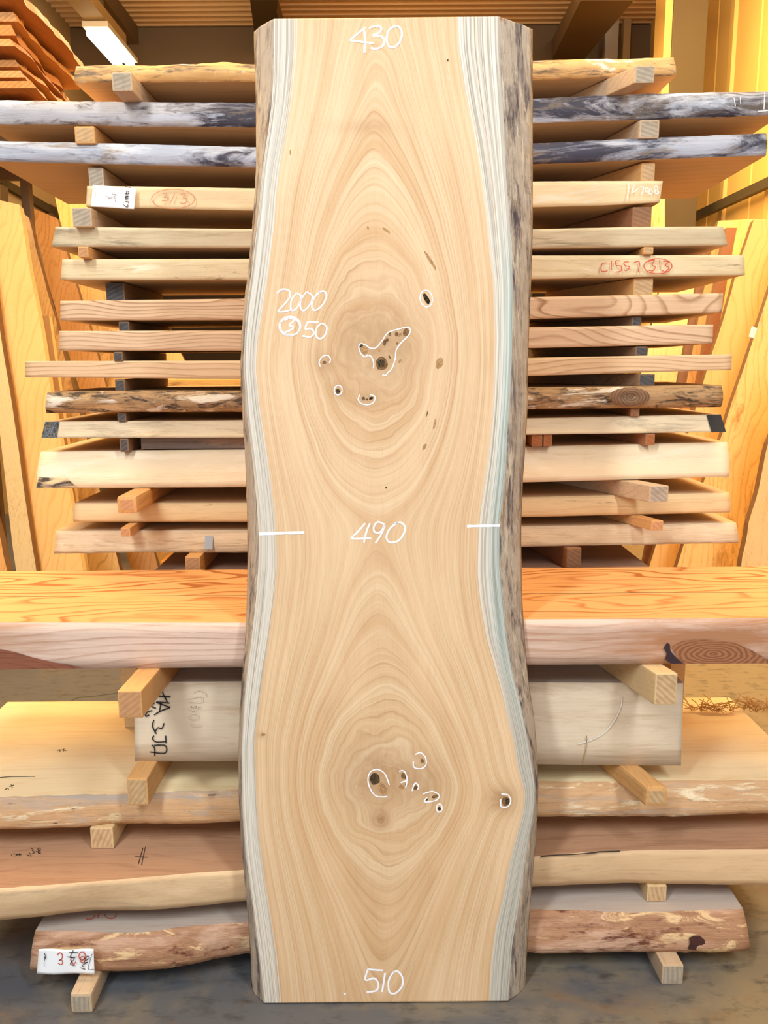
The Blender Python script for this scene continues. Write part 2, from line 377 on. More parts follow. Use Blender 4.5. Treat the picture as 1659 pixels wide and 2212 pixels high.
cedar = [wood('cedar_edge_%s' % s, l_, d_, rings=.7, rs=r_, streak=.25, warp=w_, tone=.15) for s, l_, d_, r_, w_ in (('wavy', 'd9b691', 'a37a56', 20, .06), ('pink', 'd9b793', 'a88260', 24, .03), ('gold', 'dcba92', 'b08a62', 26, .02))]
board('b7', 'cedar_plank', [(130, 650), (540, 645), (1146, 642), (1562, 633)], [(130, 692), (530, 691), (1145, 689), (1560, 675)], [cedar[0], topA, cedar[0]], Y=2.25, width=.45,
      label='uppermost of three pinkish cedar planks in the rear stack, bold wavy grain')
board('b8', 'cedar_plank', [(128, 715), (535, 714), (1145, 707), (1541, 701)], [(128, 757), (527, 758), (1143, 752), (1539, 742)], [cedar[1], topA, cedar[1]], Y=2.25, width=.45,
      label='middle of three pinkish cedar planks in the rear stack, fine straight grain')
board('b9', 'cedar_plank', [(54, 780), (525, 779), (1143, 773), (1581, 765)], [(55, 815), (525, 819), (1140, 812), (1580, 799)], [cedar[2], topA, cedar[2]], Y=2.25, width=.45,
      label='lowest and longest of three cedar planks in the rear stack, at eye level')
m = wood('rough_brown_bark', 'a5835c', '72573e', rings=.2, rs=14, streak=.6, tone=.5, patches=[('4a3c30', 11, 48, .53, .05, 1.5), ('d8cbb8', 6, 30, .58, .04, 1.5), ('c09a6a', 9, 40, .60, .04, 1)], bump=1.0)
board('b10', 'live_edge_board', [(103, 847), (300, 844), (525, 845), (1140, 838), (1558, 832)], [(100, 893), (300, 890), (525, 890), (1140, 884), (1558, 879)],
      [m, topA, m], Y=2.24, live=.014, bulge=.012, width=.52, label='bark edged brown board of the rear stack with a big round knot at right')
m = wood('cream_weathered_edge', 'dcc6a2', 'bea47a', rings=.15, rs=6, tone=.35, patches=[('9c8a70', 4, 20, .62, .08, 1)])
board('b11', 'sawn_board', [(98, 911), (380, 909), (525, 908), (1140, 904), (1557, 895)], [(90, 946), (525, 945), (1138, 939), (1568, 933)],
      [m, topA, m], Y=2.26, Yb=2.235, live=.003, width=.52, label='board of the rear stack with black painted tape on both ends')
m = wood('bright_maple_edge', 'e6d2ae', 'cfae80', rings=.15, rs=5, tone=.5, patches=[('f2e2c6', 2.5, 12, .58, .08, 1), ('b98e5a', 8, 40, .72, .04, 1)])
board('b12', 'thick_live_edge_board', [(88, 976), (300, 973), (525, 971), (1135, 965), (1571, 955)], [(78, 1055), (530, 1052), (1130, 1042), (1575, 1030)],
      [m, topA, m], Y=2.27, Yb=2.235, live=.003, bulge=.006, width=.54, label='thickest board of the rear stack, cream slanting edge with a dark bark patch at left')
m = wood('honey_edge', 'e0c08e', 'c49c68', rings=.2, rs=5, tone=.3, patches=[('9a7448', 5, 40, .68, .04, 2.5)])
board('b13', 'live_edge_board', [(160, 1087), (535, 1086), (1128, 1074), (1575, 1064)], [(158, 1127), (535, 1127), (1128, 1117), (1577, 1107)],
      [m, topA, m], Y=2.26, Yb=2.25, live=.004, bulge=.006, width=.5, label='honey coloured board second from the bottom edge of the rear stack')
m = wood('splintered_edge', 'dcc09a', 'aa8a66', rings=.3, rs=14, streak=.7, tone=.4, patches=[('e8d4b4', 4, 26, .60, .06, 1.5), ('7d6246', 4, 46, .70, .04, 1)], bump=.8)
board('b14', 'live_edge_board', [(120, 1147), (535, 1145), (1127, 1137), (1590, 1129)], [(117, 1196), (300, 1193), (535, 1194), (1127, 1181), (1595, 1173)],
      [m, topA, m], Y=2.26, Yb=2.25, live=.009, bulge=.004, width=.52, label='splintery edged board of the rear stack just above the long orange beams')
m = wood('purple_brown_face', 'a58068', '86624c', rings=.3, rs=12)
board('b15', 'wide_board', [(330, 1236), (1128, 1229), (1404, 1226)], [(330, 1285), (1404, 1275)], [m, m, m], Y=2.24, width=.5,
      label='purple brown board at the base of the rear stack, half hidden behind the orange beams')

# beams
M_btop = wood('orange_beam_top', 'dfa266', 'b06a34', rings=.8, rs=8, streak=.3, warp=.07, tone=.2)
M_bfront = wood('pink_beam_face', 'dcbeaa', 'b08870', rings=.5, rs=14, streak=.3, warp=.03, tone=.35, xdark=[(.1, .60), (.2, .48), (.35, .36), (.6, .44), (.72, .60), (.95, .66)], patches=[('b07c58', 1.6, 14, .56, .12, 1.2), ('e2c8b4', 9, 40, .66, .05, 0)])
M_btop2 = wood('orange_beam_top_knotted', 'dfa266', 'a8622e', rings=1.0, rs=7, streak=.3, warp=.09, tone=.15)
BY = 1.693
p0 = onY(829, 1342, BY).z; p1 = onY(829, 1440, BY).z
board('beam', 'sawn_beam', [(-260, 1344), (0, 1344.5), (535, 1345), (1130, 1338), (1659, 1335), (1920, 1334)], [(-260, 1447), (0, 1446), (525, 1441), (1135, 1436), (1659, 1433), (1920, 1432)], [M_bfront, M_btop, M_btop], Y=BY, width=.2, live=.0012, rows=4,
      label='front long orange topped beam with a pinkish sawn face, the slab leaning on it', cat='beam')
fb_ = BO['beam']
z2 = fb_['ft'](0); Y2 = fb_['YB']+.009; Yend = onZ(829, 1227, z2).y
xa, xb_ = -1.75, 1.75
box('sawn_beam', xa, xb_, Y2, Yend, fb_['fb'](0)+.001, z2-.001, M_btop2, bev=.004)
rb = COL.objects[-1]; rb.data.materials.append(wood('beam_gap_shade', '5e4029', '3c2818', rings=.5, rs=12))  # dark brown on the front face stands for shade in the gap
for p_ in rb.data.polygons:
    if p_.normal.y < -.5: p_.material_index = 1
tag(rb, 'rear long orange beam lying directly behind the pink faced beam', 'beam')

# pale thick timber under the beams
M_pale = wood('pale_timber', 'e0ccb0', 'cbb294', rings=.12, rs=12, streak=.3, tone=.25, patches=[('b99a74', 2, 14, .60, .10, 1)])
M_pale2 = wood('grey_timber_top', 'b9b0a2', '9a9084', rings=.2, rs=9)
board('timber', 'thick_timber', [(290, 1473), (525, 1472), (1135, 1474), (1476, 1476)], [(291, 1645), (525, 1644), (1155, 1651), (1471, 1654)], [M_pale, M_pale2, M_pale], Y=1.765, width=.3, live=.0015, rows=4,
      label='thick pale timber with black writing at left, on spacers under the orange beams', cat='timber')

# lower boards, live edges from known heights
m1 = wood('peeled_log_edge', 'cfa376', 'a87c52', rings=.3, rs=12, streak=.5, tone=.5, patches=[('ecd8b2', 3, 26, .60, .04, 2), ('ad9c8c', 2.5, 26, .57, .07, 1.5), ('e6cfa4', 6, 22, .62, .03, 1), ('6e5648', 14, 70, .66, .03, .5)], bump=.8)
mt = wood('bright_yellow_face', 'f3dcae', 'e2bf86', rings=.25, rs=7, tone=.35)
board('l1', 'live_edge_board', [(-210, 1722), (0, 1722), (150, 1718), (300, 1714), (520, 1705), (1160, 1688), (1400, 1686), (1760, 1686)], [(-210, 1791), (0, 1791), (150, 1787), (245, 1780), (400, 1778), (520, 1774), (1160, 1765), (1350, 1763), (1500, 1763), (1760, 1752)],
      [m1, mt, mt], z=(.305, .375), live=.016, bulge=.012, width=.5, label='wide yellow topped board with ragged pale bark edge, under the thick pale timber')
mt2 = wood('red_brown_face', 'b88e6e', '94694f', rings=.3, rs=8, tone=.4, patches=[('6e4a36', 2, 14, .68, .05, 1)])
m2 = wood('tan_sapwood_edge', 'd8b48a', 'bb9268', rings=.15, rs=6, tone=.3, patches=[('a39078', 2.5, 22, .63, .06, 1.5), ('e6c69a', 3, 12, .60, .1, 1)])
board('l2', 'live_edge_board', [(-210, 1925), (0, 1918), (100, 1912), (200, 1904), (300, 1896), (400, 1888), (520, 1879), (1160, 1850), (1250, 1842), (1400, 1836), (1760, 1833)], [(-210, 2008), (0, 1989), (100, 1978), (200, 1966), (300, 1967), (400, 1960), (525, 1946), (1155, 1915), (1350, 1906), (1500, 1910), (1760, 1913)],
      [m2, mt2, mt2], z=(.17, .252), live=.006, bulge=.006, width=.52, label='long curved tan edged board second from the floor in the front stack')
m3 = wood('flaky_red_bark', 'b08260', '80563e', rings=.2, rs=10, streak=.5, tone=.6, patches=[('e2bd8c', 7, 34, .57, .03, 2), ('c9a084', 2.5, 10, .55, .05, 1), ('6b3c2a', 6, 22, .62, .04, .5)], bump=1.0)
mt3 = wood('lilac_grey_face', 'bfae9f', 'a08e80', rings=.15, rs=8, tone=.35)
board('l3', 'live_edge_board', [(76, 2011), (150, 2010), (230, 2013), (300, 2015), (350, 2009), (420, 2000), (530, 1992), (1150, 1963), (1350, 1972), (1450, 1969), (1530, 1964), (1605, 1963)],
      [(65, 2096), (200, 2097), (300, 2098), (350, 2094), (430, 2080), (530, 2060), (1145, 2057), (1180, 2061), (1400, 2055), (1500, 2057), (1560, 2058), (1620, 2053)],
      [m3, mt3, mt3], z=(.047, .128), live=.010, bulge=.010, width=.5, label='lowest board of the front stack with flaky red bark edge and a paper tag')

# ------------------------------------------------------------------ spacers
def spw(k, l_, d_, el, ed):
    return [wood('spacer_wood_'+k, l_, d_, axis='Y', rings=.3, rs=20), endgrain('spacer_end_'+k, el, ed)]
SW = {'tan': spw('tan', 'd2a066', 'b5834c', 'cda97c', 'a88660'), 'dark': spw('dark', '7b6048', '59453a', '5a5654', '3a393c'),
      'orange': spw('orange', 'cf9c64', 'ad7a48', 'c89468', 'ac7c54'), 'grey': spw('grey', 'c2a88a', 'a08468', 'b3a48e', '8a7c6c'),
      'brown': spw('brown', '96694a', '754e36', '9c7454', '7d583e'), 'red': spw('red', 'a1704c', '80553a', 'aa6c42', '8c5432'),
      'pale': spw('pale', 'd8b888', 'bf9c6a', 'd4b288', 'a88058')}
def spacer(px0, px1, up, dn, Yf, mat, label, back=None, skew=0, bev=.003, group=None, zt=None, zb=None, name='wooden_spacer', cat='wood spacer'):
    zt_ = zt if zt is not None else BO[up]['fb']; zb_ = zb if zb is not None else BO[dn]['ft']
    if not callable(zt_): v1 = zt_; zt_ = lambda x: v1
    if not callable(zb_): v2 = zb_; zb_ = lambda x: v2
    zm = (zt_(0)+zb_(0))/2
    x0 = xat(px0, Yf, zm); x1 = xat(px1, Yf, zm); YB = back or 2.70
    e = .0008
    c = []
    for (Y, s) in ((Yf, 0), (YB, skew)):
        c += [(x0+s, Y, zt_(x0+s)-e), (x1+s, Y, zt_(x1+s)-e), (x1+s, Y, zb_(x1+s)+e), (x0+s, Y, zb_(x0+s)+e)]
    # raise far corners evenly so that every spacer is a true bar
    o = hexa(name, c, SW[mat], None, bev, endm=True)
    tag(o, label, cat, group); return o
L = 'left spacer between '; 
spacer(241, 285, 'b1', 'b2', 2.165, 'grey', 'wooden spacer jutting out under the left end of the topmost rear board', bev=.004)
spacer(160, 205, 'b2', 'b3', 2.235, 'tan', 'tan spacer at left between the two grey bark edged boards', bev=.006)
spacer(191, 224, 'b3', 'b4', 2.262, 'grey', 'upright grained spacer just above the white paper tag on the cream board')
spacer(156, 198, 'b4', 'b5', 2.215, 'grey', 'squarish spacer right below the paper tagged end of the cream board')
spacer(168, 191, 'b5', 'b6', 2.215, 'orange', 'small orange spacer at left resting on the pale board with red writing')
spacer(228, 269, 'b6', 'b7', 2.30, 'dark', 'largest dark brown spacer at left, on the wavy grained cedar plank')
spacer(256, 279, 'b7', 'b8', 2.255, 'dark', 'small dark spacer at left between the upper and middle cedar planks')
spacer(245, 265, 'b8', 'b9', 2.245, 'dark', 'small dark spacer at left on the lowest cedar plank')
spacer(248, 270, 'b9', 'b10', 2.245, 'dark', 'small dark spacer at left on the brown bark edged board')
spacer(253, 272, 'b10', 'b11', 2.25, 'dark', 'tiny lilac grey spacer at left on the black taped board')
spacer(258, 278, 'b11', 'b12', 2.235, 'dark', 'dark ended spacer at left on the thickest rear board', bev=.004)
spacer(251, 296, 'b12', 'b13', 2.10, 'orange', 'rounded orange spacer jutting out at left below the thickest rear board', bev=.010)
spacer(260, 281, 'b13', 'b14', 2.18, 'orange', 'small orange spacer at left on the splintery edged board')
spacer(400, 433, 'b14', 'b15', 2.20, 'orange', 'pale ended spacer at left on the purple brown base board')
spacer(1372, 1414, 'b1', 'b2', 2.155, 'grey', 'spacer with striped end grain jutting out under the right end of the topmost board', skew=-.25)
spacer(1381, 1425, 'b2', 'b3', 2.24, 'grey', 'pale spacer at right between the two grey bark edged boards', bev=.005, skew=-.1)
spacer(1385, 1415, 'b3', 'b4', 2.262, 'tan', 'tan spacer at right on the cream board beside its white chalk writing', skew=-.2)
spacer(1366, 1408, 'b4', 'b5', 2.262, 'brown', 'reddish brown spacer at right below the chalk marked cream board', skew=-.15)
spacer(1390, 1412, 'b5', 'b6', 2.235, 'tan', 'small tan spacer at right just above the red circled number')
spacer(1369, 1411, 'b6', 'b7', 2.26, 'tan', 'broad tan spacer at right below the board with red writing', skew=-.15)
spacer(1365, 1386, 'b7', 'b8', 2.262, 'dark', 'dark spacer at right between the upper and middle cedar planks', skew=-.2)
spacer(1373, 1400, 'b8', 'b9', 2.25, 'dark', 'dark blue grey spacer at right on the lowest cedar plank', skew=-.2)
spacer(1380, 1415, 'b9', 'b10', 2.245, 'dark', 'blackened spacer at right above the big round bark knot', skew=-.25)
spacer(1362, 1382, 'b10', 'b11', 2.25, 'brown', 'tiny brown spacer at right below the big round bark knot')
spacer(1395, 1415, 'b11', 'b12', 2.235, 'red', 'red brown spacer at right on the thickest rear board', skew=-.1)
spacer(1149, 1172, 'b11', 'b12', 2.24, 'red', 'left one of two small red spacers side by side next to the slab', back=2.4)
spacer(1174, 1193, 'b11', 'b12', 2.24, 'red', 'right one of two small red spacers side by side next to the slab', back=2.4)
spacer(1403, 1444, 'b12', 'b13', 2.13, 'grey', 'grey ended spacer jutting out at right below the thickest rear board', skew=-.25)
spacer(1407, 1433, 'b13', 'b14', 2.17, 'orange', 'small orange spacer jutting out at right on the splintery edged board', skew=-.2)
spacer(1224, 1256, 'b14', 'b15', 2.23, 'brown', 'dark brown spacer at right on the purple brown base board', skew=-.1)
# weathered bar between taped board and thick board
m = [wood('weathered_bar', '6e655f', '4c4540', rings=.3, rs=20, patches=[('98806a', 3, 20, .6, .06, 1)]), SW['dark'][1]]
zt_ = BO['b11']['fb'](0)-.001; zb_ = BO['b12']['ft'](-.3)+.0015
tag(hexa('weathered_bar', [(xat(300, 2.26, 1.15), 2.27, zt_-.002), (.05, 2.27, zt_-.002), (.05, 2.27, zb_), (xat(300, 2.26, 1.15), 2.27, zb_),
     (xat(300, 2.26, 1.15), 2.31, zt_-.002), (.05, 2.31, zt_-.002), (.05, 2.31, zb_), (xat(300, 2.26, 1.15), 2.31, zb_)], m, None, .003), 'dark weathered bar lying lengthwise on the thickest rear board', 'wood bar')
# front stack spacers
TB = BO['timber']; tz = TB['ft']
spacer(255, 307, 'beam', 'timber', 1.568, 'orange', 'big orange brown spacer jutting out under the beam at left', back=2.1, skew=.02)
spacer(1415, 1463, 'beam', 'timber', 1.64, 'pale', 'pale spacer jutting out under the beam at right', back=2.1, skew=-.12)
spacer(275, 320, 'timber', 'l1', 1.683, 'tan', 'tan spacer under the written end of the thick pale timber', back=2.1, bev=.004)
spacer(1395, 1443, 'timber', 'l1', 1.665, 'tan', 'worn tan spacer with rounded end under the thick pale timber at right', back=2.1, skew=-.13, bev=.008)
spacer(195, 245, 'l1', 'l2', 1.715, 'pale', 'striped end spacer at left standing on the red brown board face', back=2.15, bev=.004)
spacer(1398, 1440, 'l2', 'l3', 1.69, 'pale', 'spacer with curved end grain at right on the lowest board of the front stack', back=2.15)
spacer(215, 266, 'l2', 'l3', 1.74, 'tan', 'thin tan spacer at left between the two lowest boards of the front stack', back=2.15)
spacer(152, 199, None, 'l3', 1.52, 'grey', 'grey weathered bearer block on the floor under the paper tagged board', back=2.1, zt=.047, zb=-.0008, skew=-.01, bev=.006, name='wooden_bearer', cat='wood bearer')
spacer(1430, 1476, None, 'l3', 1.592, 'grey', 'grey bearer block on the floor under the right end of the lowest board', back=2.1, zt=.047, zb=-.0008, skew=-.02, bev=.003, name='wooden_bearer', cat='wood bearer')
# upright block behind right end of pale timber
bz1 = BO['beam']['fb'](.6)-.001
zq = BO['l1']['ft'](.6)
x0 = xat(1452, 2.08, .6); x1 = xat(1484, 2.08, .6)
o = hexa('support_block', [(x0, 2.08, bz1), (x1, 2.08, bz1), (x1, 2.08, zq+.001), (x0, 2.08, zq+.001), (x0, 2.13, bz1), (x1, 2.13, bz1), (x1, 2.13, zq+.001), (x0, 2.13, zq+.001)], SW['tan'], None, .002)
tag(o, 'upright tan block behind the right end of the thick pale timber', 'wood block')
x0 = xat(258, 2.08, .6); x1 = xat(292, 2.08, .6)
o = hexa('support_block', [(x0, 2.08, bz1), (x1, 2.08, bz1), (x1, 2.08, zq+.001), (x0, 2.08, zq+.001), (x0, 2.13, bz1), (x1, 2.13, bz1), (x1, 2.13, zq+.001), (x0, 2.13, zq+.001)], SW['pale'], None, .002)
tag(o, 'upright pale block behind the left end of the thick pale timber', 'wood block')
# trestle legs holding the rear stack
for k, (px, lab) in enumerate(((345, 'left brown trestle leg under the rear stack'), (1300, 'right brown trestle leg under the rear stack'))):
    x = xat(px, 2.45, .75); zz = BO['b15']['fb'](x)-.002
    tag(box('trestle_leg', x-.02, x+.02, 2.4, 2.5, 0, zz, SW['brown'][0], bev=.003), lab, 'support post')
x = xat(480, 2.45, .75); tag(box('trestle_leg', x-.02, x+.02, 2.4, 2.5, 0, BO['b15']['fb'](x)-.002, SW['brown'][0], bev=.003), 'brown trestle leg behind the slab under the rear stack', 'support post')

# ------------------------------------------------------------------ marks on boards
M_blk = plain('black_ink', '2e2a28', .7); M_red = plain('red_crayon', 'c8503c', .8); M_redf = plain('faded_red_crayon', 'cf8a5e', .8)
M_chalk = plain('white_chalk', 'f4f4f6', .9, .1); M_fchalk = plain('faint_chalk', 'dccdb8', .9, .1); M_paper = plain('paper_white', 'f6f6f6', .8)
def faceY(Y): return lambda x, y: onY(x, y, Y)
k3 = .3376
def Z(ox, oy, pts): return [(ox+a*k3, oy+b*k3) for a, b in pts]
b = BO['b4']['o']
strokes('crayon_mark', [Z(0, 0, ell(1108, 1273, 138, 62)), Z(0, 0, [(1040, 1240), (1065, 1235), (1060, 1255), (1048, 1262), (1075, 1265), (1068, 1282), (1035, 1284)]), Z(0, 0, [(1118, 1238), (1095, 1288)]),
        Z(0, 0, [(1150, 1245), (1185, 1240), (1172, 1262), (1195, 1275), (1185, 1300), (1150, 1300)])], 1.6, faceY(2.243), M_redf, b)
strokes('chalk_mark', [Z(1100, 0, [(760, 1160), (765, 1190), (755, 1275)]), Z(1100, 0, [(800, 1180), (785, 1232), (830, 1205)]), Z(1100, 0, [(835, 1195), (860, 1200), (845, 1245)]), Z(1100, 0, ell(880, 1215, 10, 14)), Z(1100, 0, [(900, 1205), (895, 1240), (915, 1235), (910, 1205)]), Z(1100, 0, ell(940, 1205, 12, 14)), Z(1100, 0, ell(945, 1230, 12, 10))], 1.6, faceY(2.243), M_chalk, b)
b = BO['b2']['o']
strokes('chalk_mark', [Z(1100, 0, [(1438, 625), (1448, 682)]), Z(1100, 0, [(1478, 620), (1482, 668)]), Z(1100, 0, [(1635, 590), (1630, 700)]), Z(1100, 0, [(1590, 712), (1655, 708)])], 1.8, faceY(2.228), M_chalk, b)
b = BO['b6']['o']
strokes('crayon_mark', [Z(1100, 440, p) for p in ([(625, 378), (595, 385), (590, 430), (630, 430)], [(655, 365), (652, 425)], [(710, 365), (680, 368), (685, 395), (715, 400), (715, 430), (680, 438)],
        [(765, 372), (735, 375), (740, 395), (770, 405), (755, 425), (735, 425)], [(795, 378), (832, 372), (825, 440)], ell(952, 400, 90, 48), [(890, 370), (930, 360), (915, 392), (935, 405), (920, 430), (890, 425)], [(962, 360), (965, 425)], [(985, 368), (1018, 372), (1000, 395), (1022, 410), (1000, 435), (975, 425)])], 1.9, faceY(2.241), M_red, b)
# paper tags
def paper(name, q, Y, parent, marks, crease=0):
    mapf = faceY(Y); n = 10; V = []; Fc = []
    for j in range(n+1):
        for i in range(n+1):
            u, v = i/n, j/n
            x = (q[0][0]*(1-u)+q[1][0]*u)*(1-v)+(q[3][0]*(1-u)+q[2][0]*u)*v; y = (q[0][1]*(1-u)+q[1][1]*u)*(1-v)+(q[3][1]*(1-u)+q[2][1]*u)*v
            V.append(onY(x, y, Y+.0)+Vector((0, crease*math.sin(u*9+v*2), 0)))
            if i < n and j < n: a = j*(n+1)+i; Fc.append((a, a+1, a+n+2, a+n+1))
    o = link(name, V, Fc, M_paper, None, smooth=True)
    md = o.modifiers.new('thick', 'SOLIDIFY'); md.thickness = .0006
    for mn, lists, wd, mm in marks: strokes(mn, lists, wd, faceY(Y-.003), mm, o)
    return o
o = paper('paper_tag', [(201, 400), (294, 406), (290, 452), (196, 446)], 2.236, None, [
    ('printed_text', [Z(0, 0, p) for p in ([(800, 1195), (835, 1200)], [(810, 1240), (810, 1225), (822, 1225), (822, 1240), (798, 1240)], [(800, 1255), (822, 1255), (800, 1265), (822, 1268)], [(800, 1278), (822, 1280)], [(798, 1290), (822, 1292), (820, 1300)], [(790, 1310), (815, 1325), (818, 1305)])], 1.5, M_blk),
    ('faint_text', [Z(0, 0, p) for p in ([(675, 1250), (700, 1268)], [(715, 1240), (745, 1245), (725, 1260), (745, 1268)], [(690, 1270), (720, 1262)], [(735, 1275), (740, 1295)], [(610, 1225), (608, 1265)])], 1.1, plain('faint_print', 'a89c9c', .8))], .0008)
tag(o, 'white printed paper tag on the left end of the cream board in the rear stack', 'paper tag')
YT = 1.562
o = paper('paper_tag', [(84, 2050), (202, 2050), (205, 2103), (79, 2104)], YT, None, [
    ('red_writing', [Z(0, 1780, p) for p in ([(365, 840), (380, 825), (398, 835), (395, 862), (378, 872), (395, 870), (400, 890), (388, 900), (372, 890)], ell(525, 845, 20, 26), ell(528, 868, 16, 20), [(450, 865), (470, 900), (485, 880)])], 1.9, M_red),
    ('black_writing', [Z(0, 1780, p) for p in ([(440, 820), (500, 825)], [(470, 805), (450, 855), (490, 850)], [(430, 850), (475, 860), (450, 895), (478, 908)], [(525, 870), (545, 862), (560, 845), (570, 860), (535, 880)], [(525, 890), (560, 885), (525, 905), (540, 915)], [(510, 920), (545, 930)], [(284, 825), (290, 850), (284, 875)], [(280, 850), (292, 860)])], 1.5, M_blk),
    ('printed_text', [Z(0, 1780, [(282, 880+i*10), (284, 885+i*10)]) for i in range(4)]+[Z(0, 1780, [(340, 780), (352, 780)]), Z(0, 1780, [(375, 782), (387, 782)]), Z(0, 1780, [(590, 830), (565, 925), (600, 930)])], 1.0, M_blk)], .0015)
tag(o, 'crumpled white paper tag with red and black writing on the lowest bark edged board', 'paper tag')
# thick timber writing
b = TB['o']
strokes('black_writing', [Z(0, 1400, p) for p in (
    [(1034, 262), (1050, 305), (1072, 345)], [(988, 306), (1092, 312)], [(1085, 352), (1000, 345), (1040, 362), (1090, 380)], [(985, 428), (1035, 400), (1090, 380)], [(1030, 350), (1020, 408)],
    [(990, 350), (968, 372), (998, 385)], [(975, 400), (945, 408), (930, 436), (955, 428)],
    [(985, 460), (975, 500), (1000, 550)], [(1050, 480), (1035, 515), (1010, 510), (990, 540)],
    [(1060, 560), (1062, 610)], [(985, 560), (975, 580), (1000, 600), (1060, 598)],
    [(960, 665), (1055, 672), (1058, 625), (985, 622)], [(990, 690), (988, 640), (970, 620)])], 2.7, faceY(1.7615), M_blk, b)
strokes('chalk_mark', [Z(0, 1400, p) for p in ([(1235, 285), (1270, 270), (1310, 285), (1320, 310)], [(1205, 325), (1285, 310), (1290, 345), (1210, 340)], [(1215, 375), (1285, 375)], [(1240, 400), (1215, 385), (1240, 365), (1262, 385), (1240, 400)], ell(1240, 435, 30, 18), [(1225, 470), (1245, 500), (1290, 490)])], 1.8, faceY(1.7615), M_fchalk, b)
strokes('chalk_mark', [Z(1100, 1400, [(722, 300), (715, 370), (680, 450), (620, 530), (540, 580), (440, 615)])], 2.6, faceY(1.7615), plain('soft_chalk', 'e4dccf', .9), b)
strokes('crack', [Z(1100, 1400, [(495, 560), (492, 640), (478, 700), (470, 745)])], 1.6, faceY(1.7615), plain('crack_brown', 'a07c50', .9), b)
# ink on lower faces
strokes('black_writing', [Z(0, 1400, p) for p in ([(0, 828), (80, 822), (225, 820)], [(30, 905), (50, 895), (55, 905)], [(60, 885), (90, 875)], [(70, 870), (80, 895)], [(365, 655), (385, 650), (380, 665)], [(395, 650), (425, 655)], [(410, 640), (405, 662)])], 1.2, lambda x, y: onZ(x, y, .3762), M_blk, BO['l1']['o'])
strokes('black_writing', [Z(0, 1780, p) for p in (ell(250, 160, 8, 8), ell(250, 178, 8, 8), [(230, 172), (262, 190)], [(195, 150), (215, 165)], [(205, 168), (220, 180), (205, 190)], [(185, 180), (200, 200)], [(170, 195), (200, 205)], [(110, 195), (140, 195)], [(125, 185), (125, 205)], [(85, 190), (110, 192), (95, 205)], [(70, 195), (80, 205)])]
        +[Z(0, 1780, p) for p in ([(915, 150), (885, 255)], [(930, 145), (905, 260)], [(865, 208), (945, 212)])], 1.2, lambda x, y: onZ(x, y, .2535), M_blk, BO['l2']['o'])
strokes('crayon_mark', [Z(0, 1780, p) for p in ([(550, 608), (590, 605), (610, 580)], [(635, 570), (625, 598)], [(665, 575), (690, 602), (730, 600), (745, 575)])], 1.8, lambda x, y: onZ(x, y, .129), M_red, BO['l3']['o'])
# beam marks: dark check and whirled knot on its face
M_kn = wood('beam_knot', '9c5a3a', '6d3824', rings=.8, rs=60, warp=.1)
def disc(name, pts, mapf, mat, parent, off=0):
    P = [mapf(x, y) for x, y in pts]; c = sum(P, Vector())/len(P)
    return link(name, P+[c], [(i, (i+1) % len(P), len(P)) for i in range(len(P))], mat, parent)
b = BO['beam']['o']
fy = faceY(BY-.003); fy2 = faceY(BY-.0042)
t = NT('knot_rings', .6)
wv = t.n('TexWave', wave_type='RINGS', rings_direction='Y'); kc = onY(1540, 1412, BY)
t.l(t.map(loc=(-kc.x*9, 0, -kc.z*24), scale=(9, 1, 24)), wv.inputs[0]); wv.inputs['Scale'].default_value = 2.6; wv.inputs['Distortion'].default_value = 7; wv.inputs['Detail'].default_value = 4; wv.inputs['Detail Scale'].default_value = .8
M_knot = t.out(t.mix(t.math('MULTIPLY', wv.outputs[1], .7), S('a8704c'), S('6e4029')))
disc('knot', [(1452, 1397), (1475, 1385), (1510, 1381), (1550, 1384), (1590, 1390), (1625, 1405), (1650, 1420), (1658, 1432.5), (1480, 1434), (1462, 1420)], fy, M_knot, b)
disc('bark_pocket', [(1441, 1388), (1447, 1392), (1448, 1405), (1458, 1418), (1474, 1433), (1450, 1433.5), (1437, 1425), (1440, 1412), (1434, 1400)], fy2, plain('bark_pocket_dark', '3a2a2e', .9), b)
disc('heartwood_streak', [(0, 1402), (30, 1408), (70, 1420), (120, 1432), (150, 1436), (180, 1444.4), (-10, 1445.5)], fy, wood('heart_red', '8e5640', '68402f', rings=.8, rs=30, streak=.6), b)
strokes('crack', [[(1168, 1850), (1200, 1847), (1240, 1845.5), (1290, 1841)], [(1290, 1840), (1340, 1838)]], 2.4, lambda x, y: onZ(x, y, .2535), plain('dark_crack', '3c3832', .9), BO['l2']['o'])
l3 = BO['l3']
def onface(x, y):
    Ym = min(l3['T'], key=lambda p: abs(p.x-xat(x, p.y, .09))).y
    return onY(x, y, Ym-.030)
disc('knot', [(1488, 2026), (1500, 2021), (1512, 2022), (1522, 2030), (1524, 2044), (1518, 2052), (1500, 2053), (1486, 2050), (1490, 2038)], onface, wood('dark_bark_knot', '50302a', '342220', tone=.6, streak=.6), l3['o'])
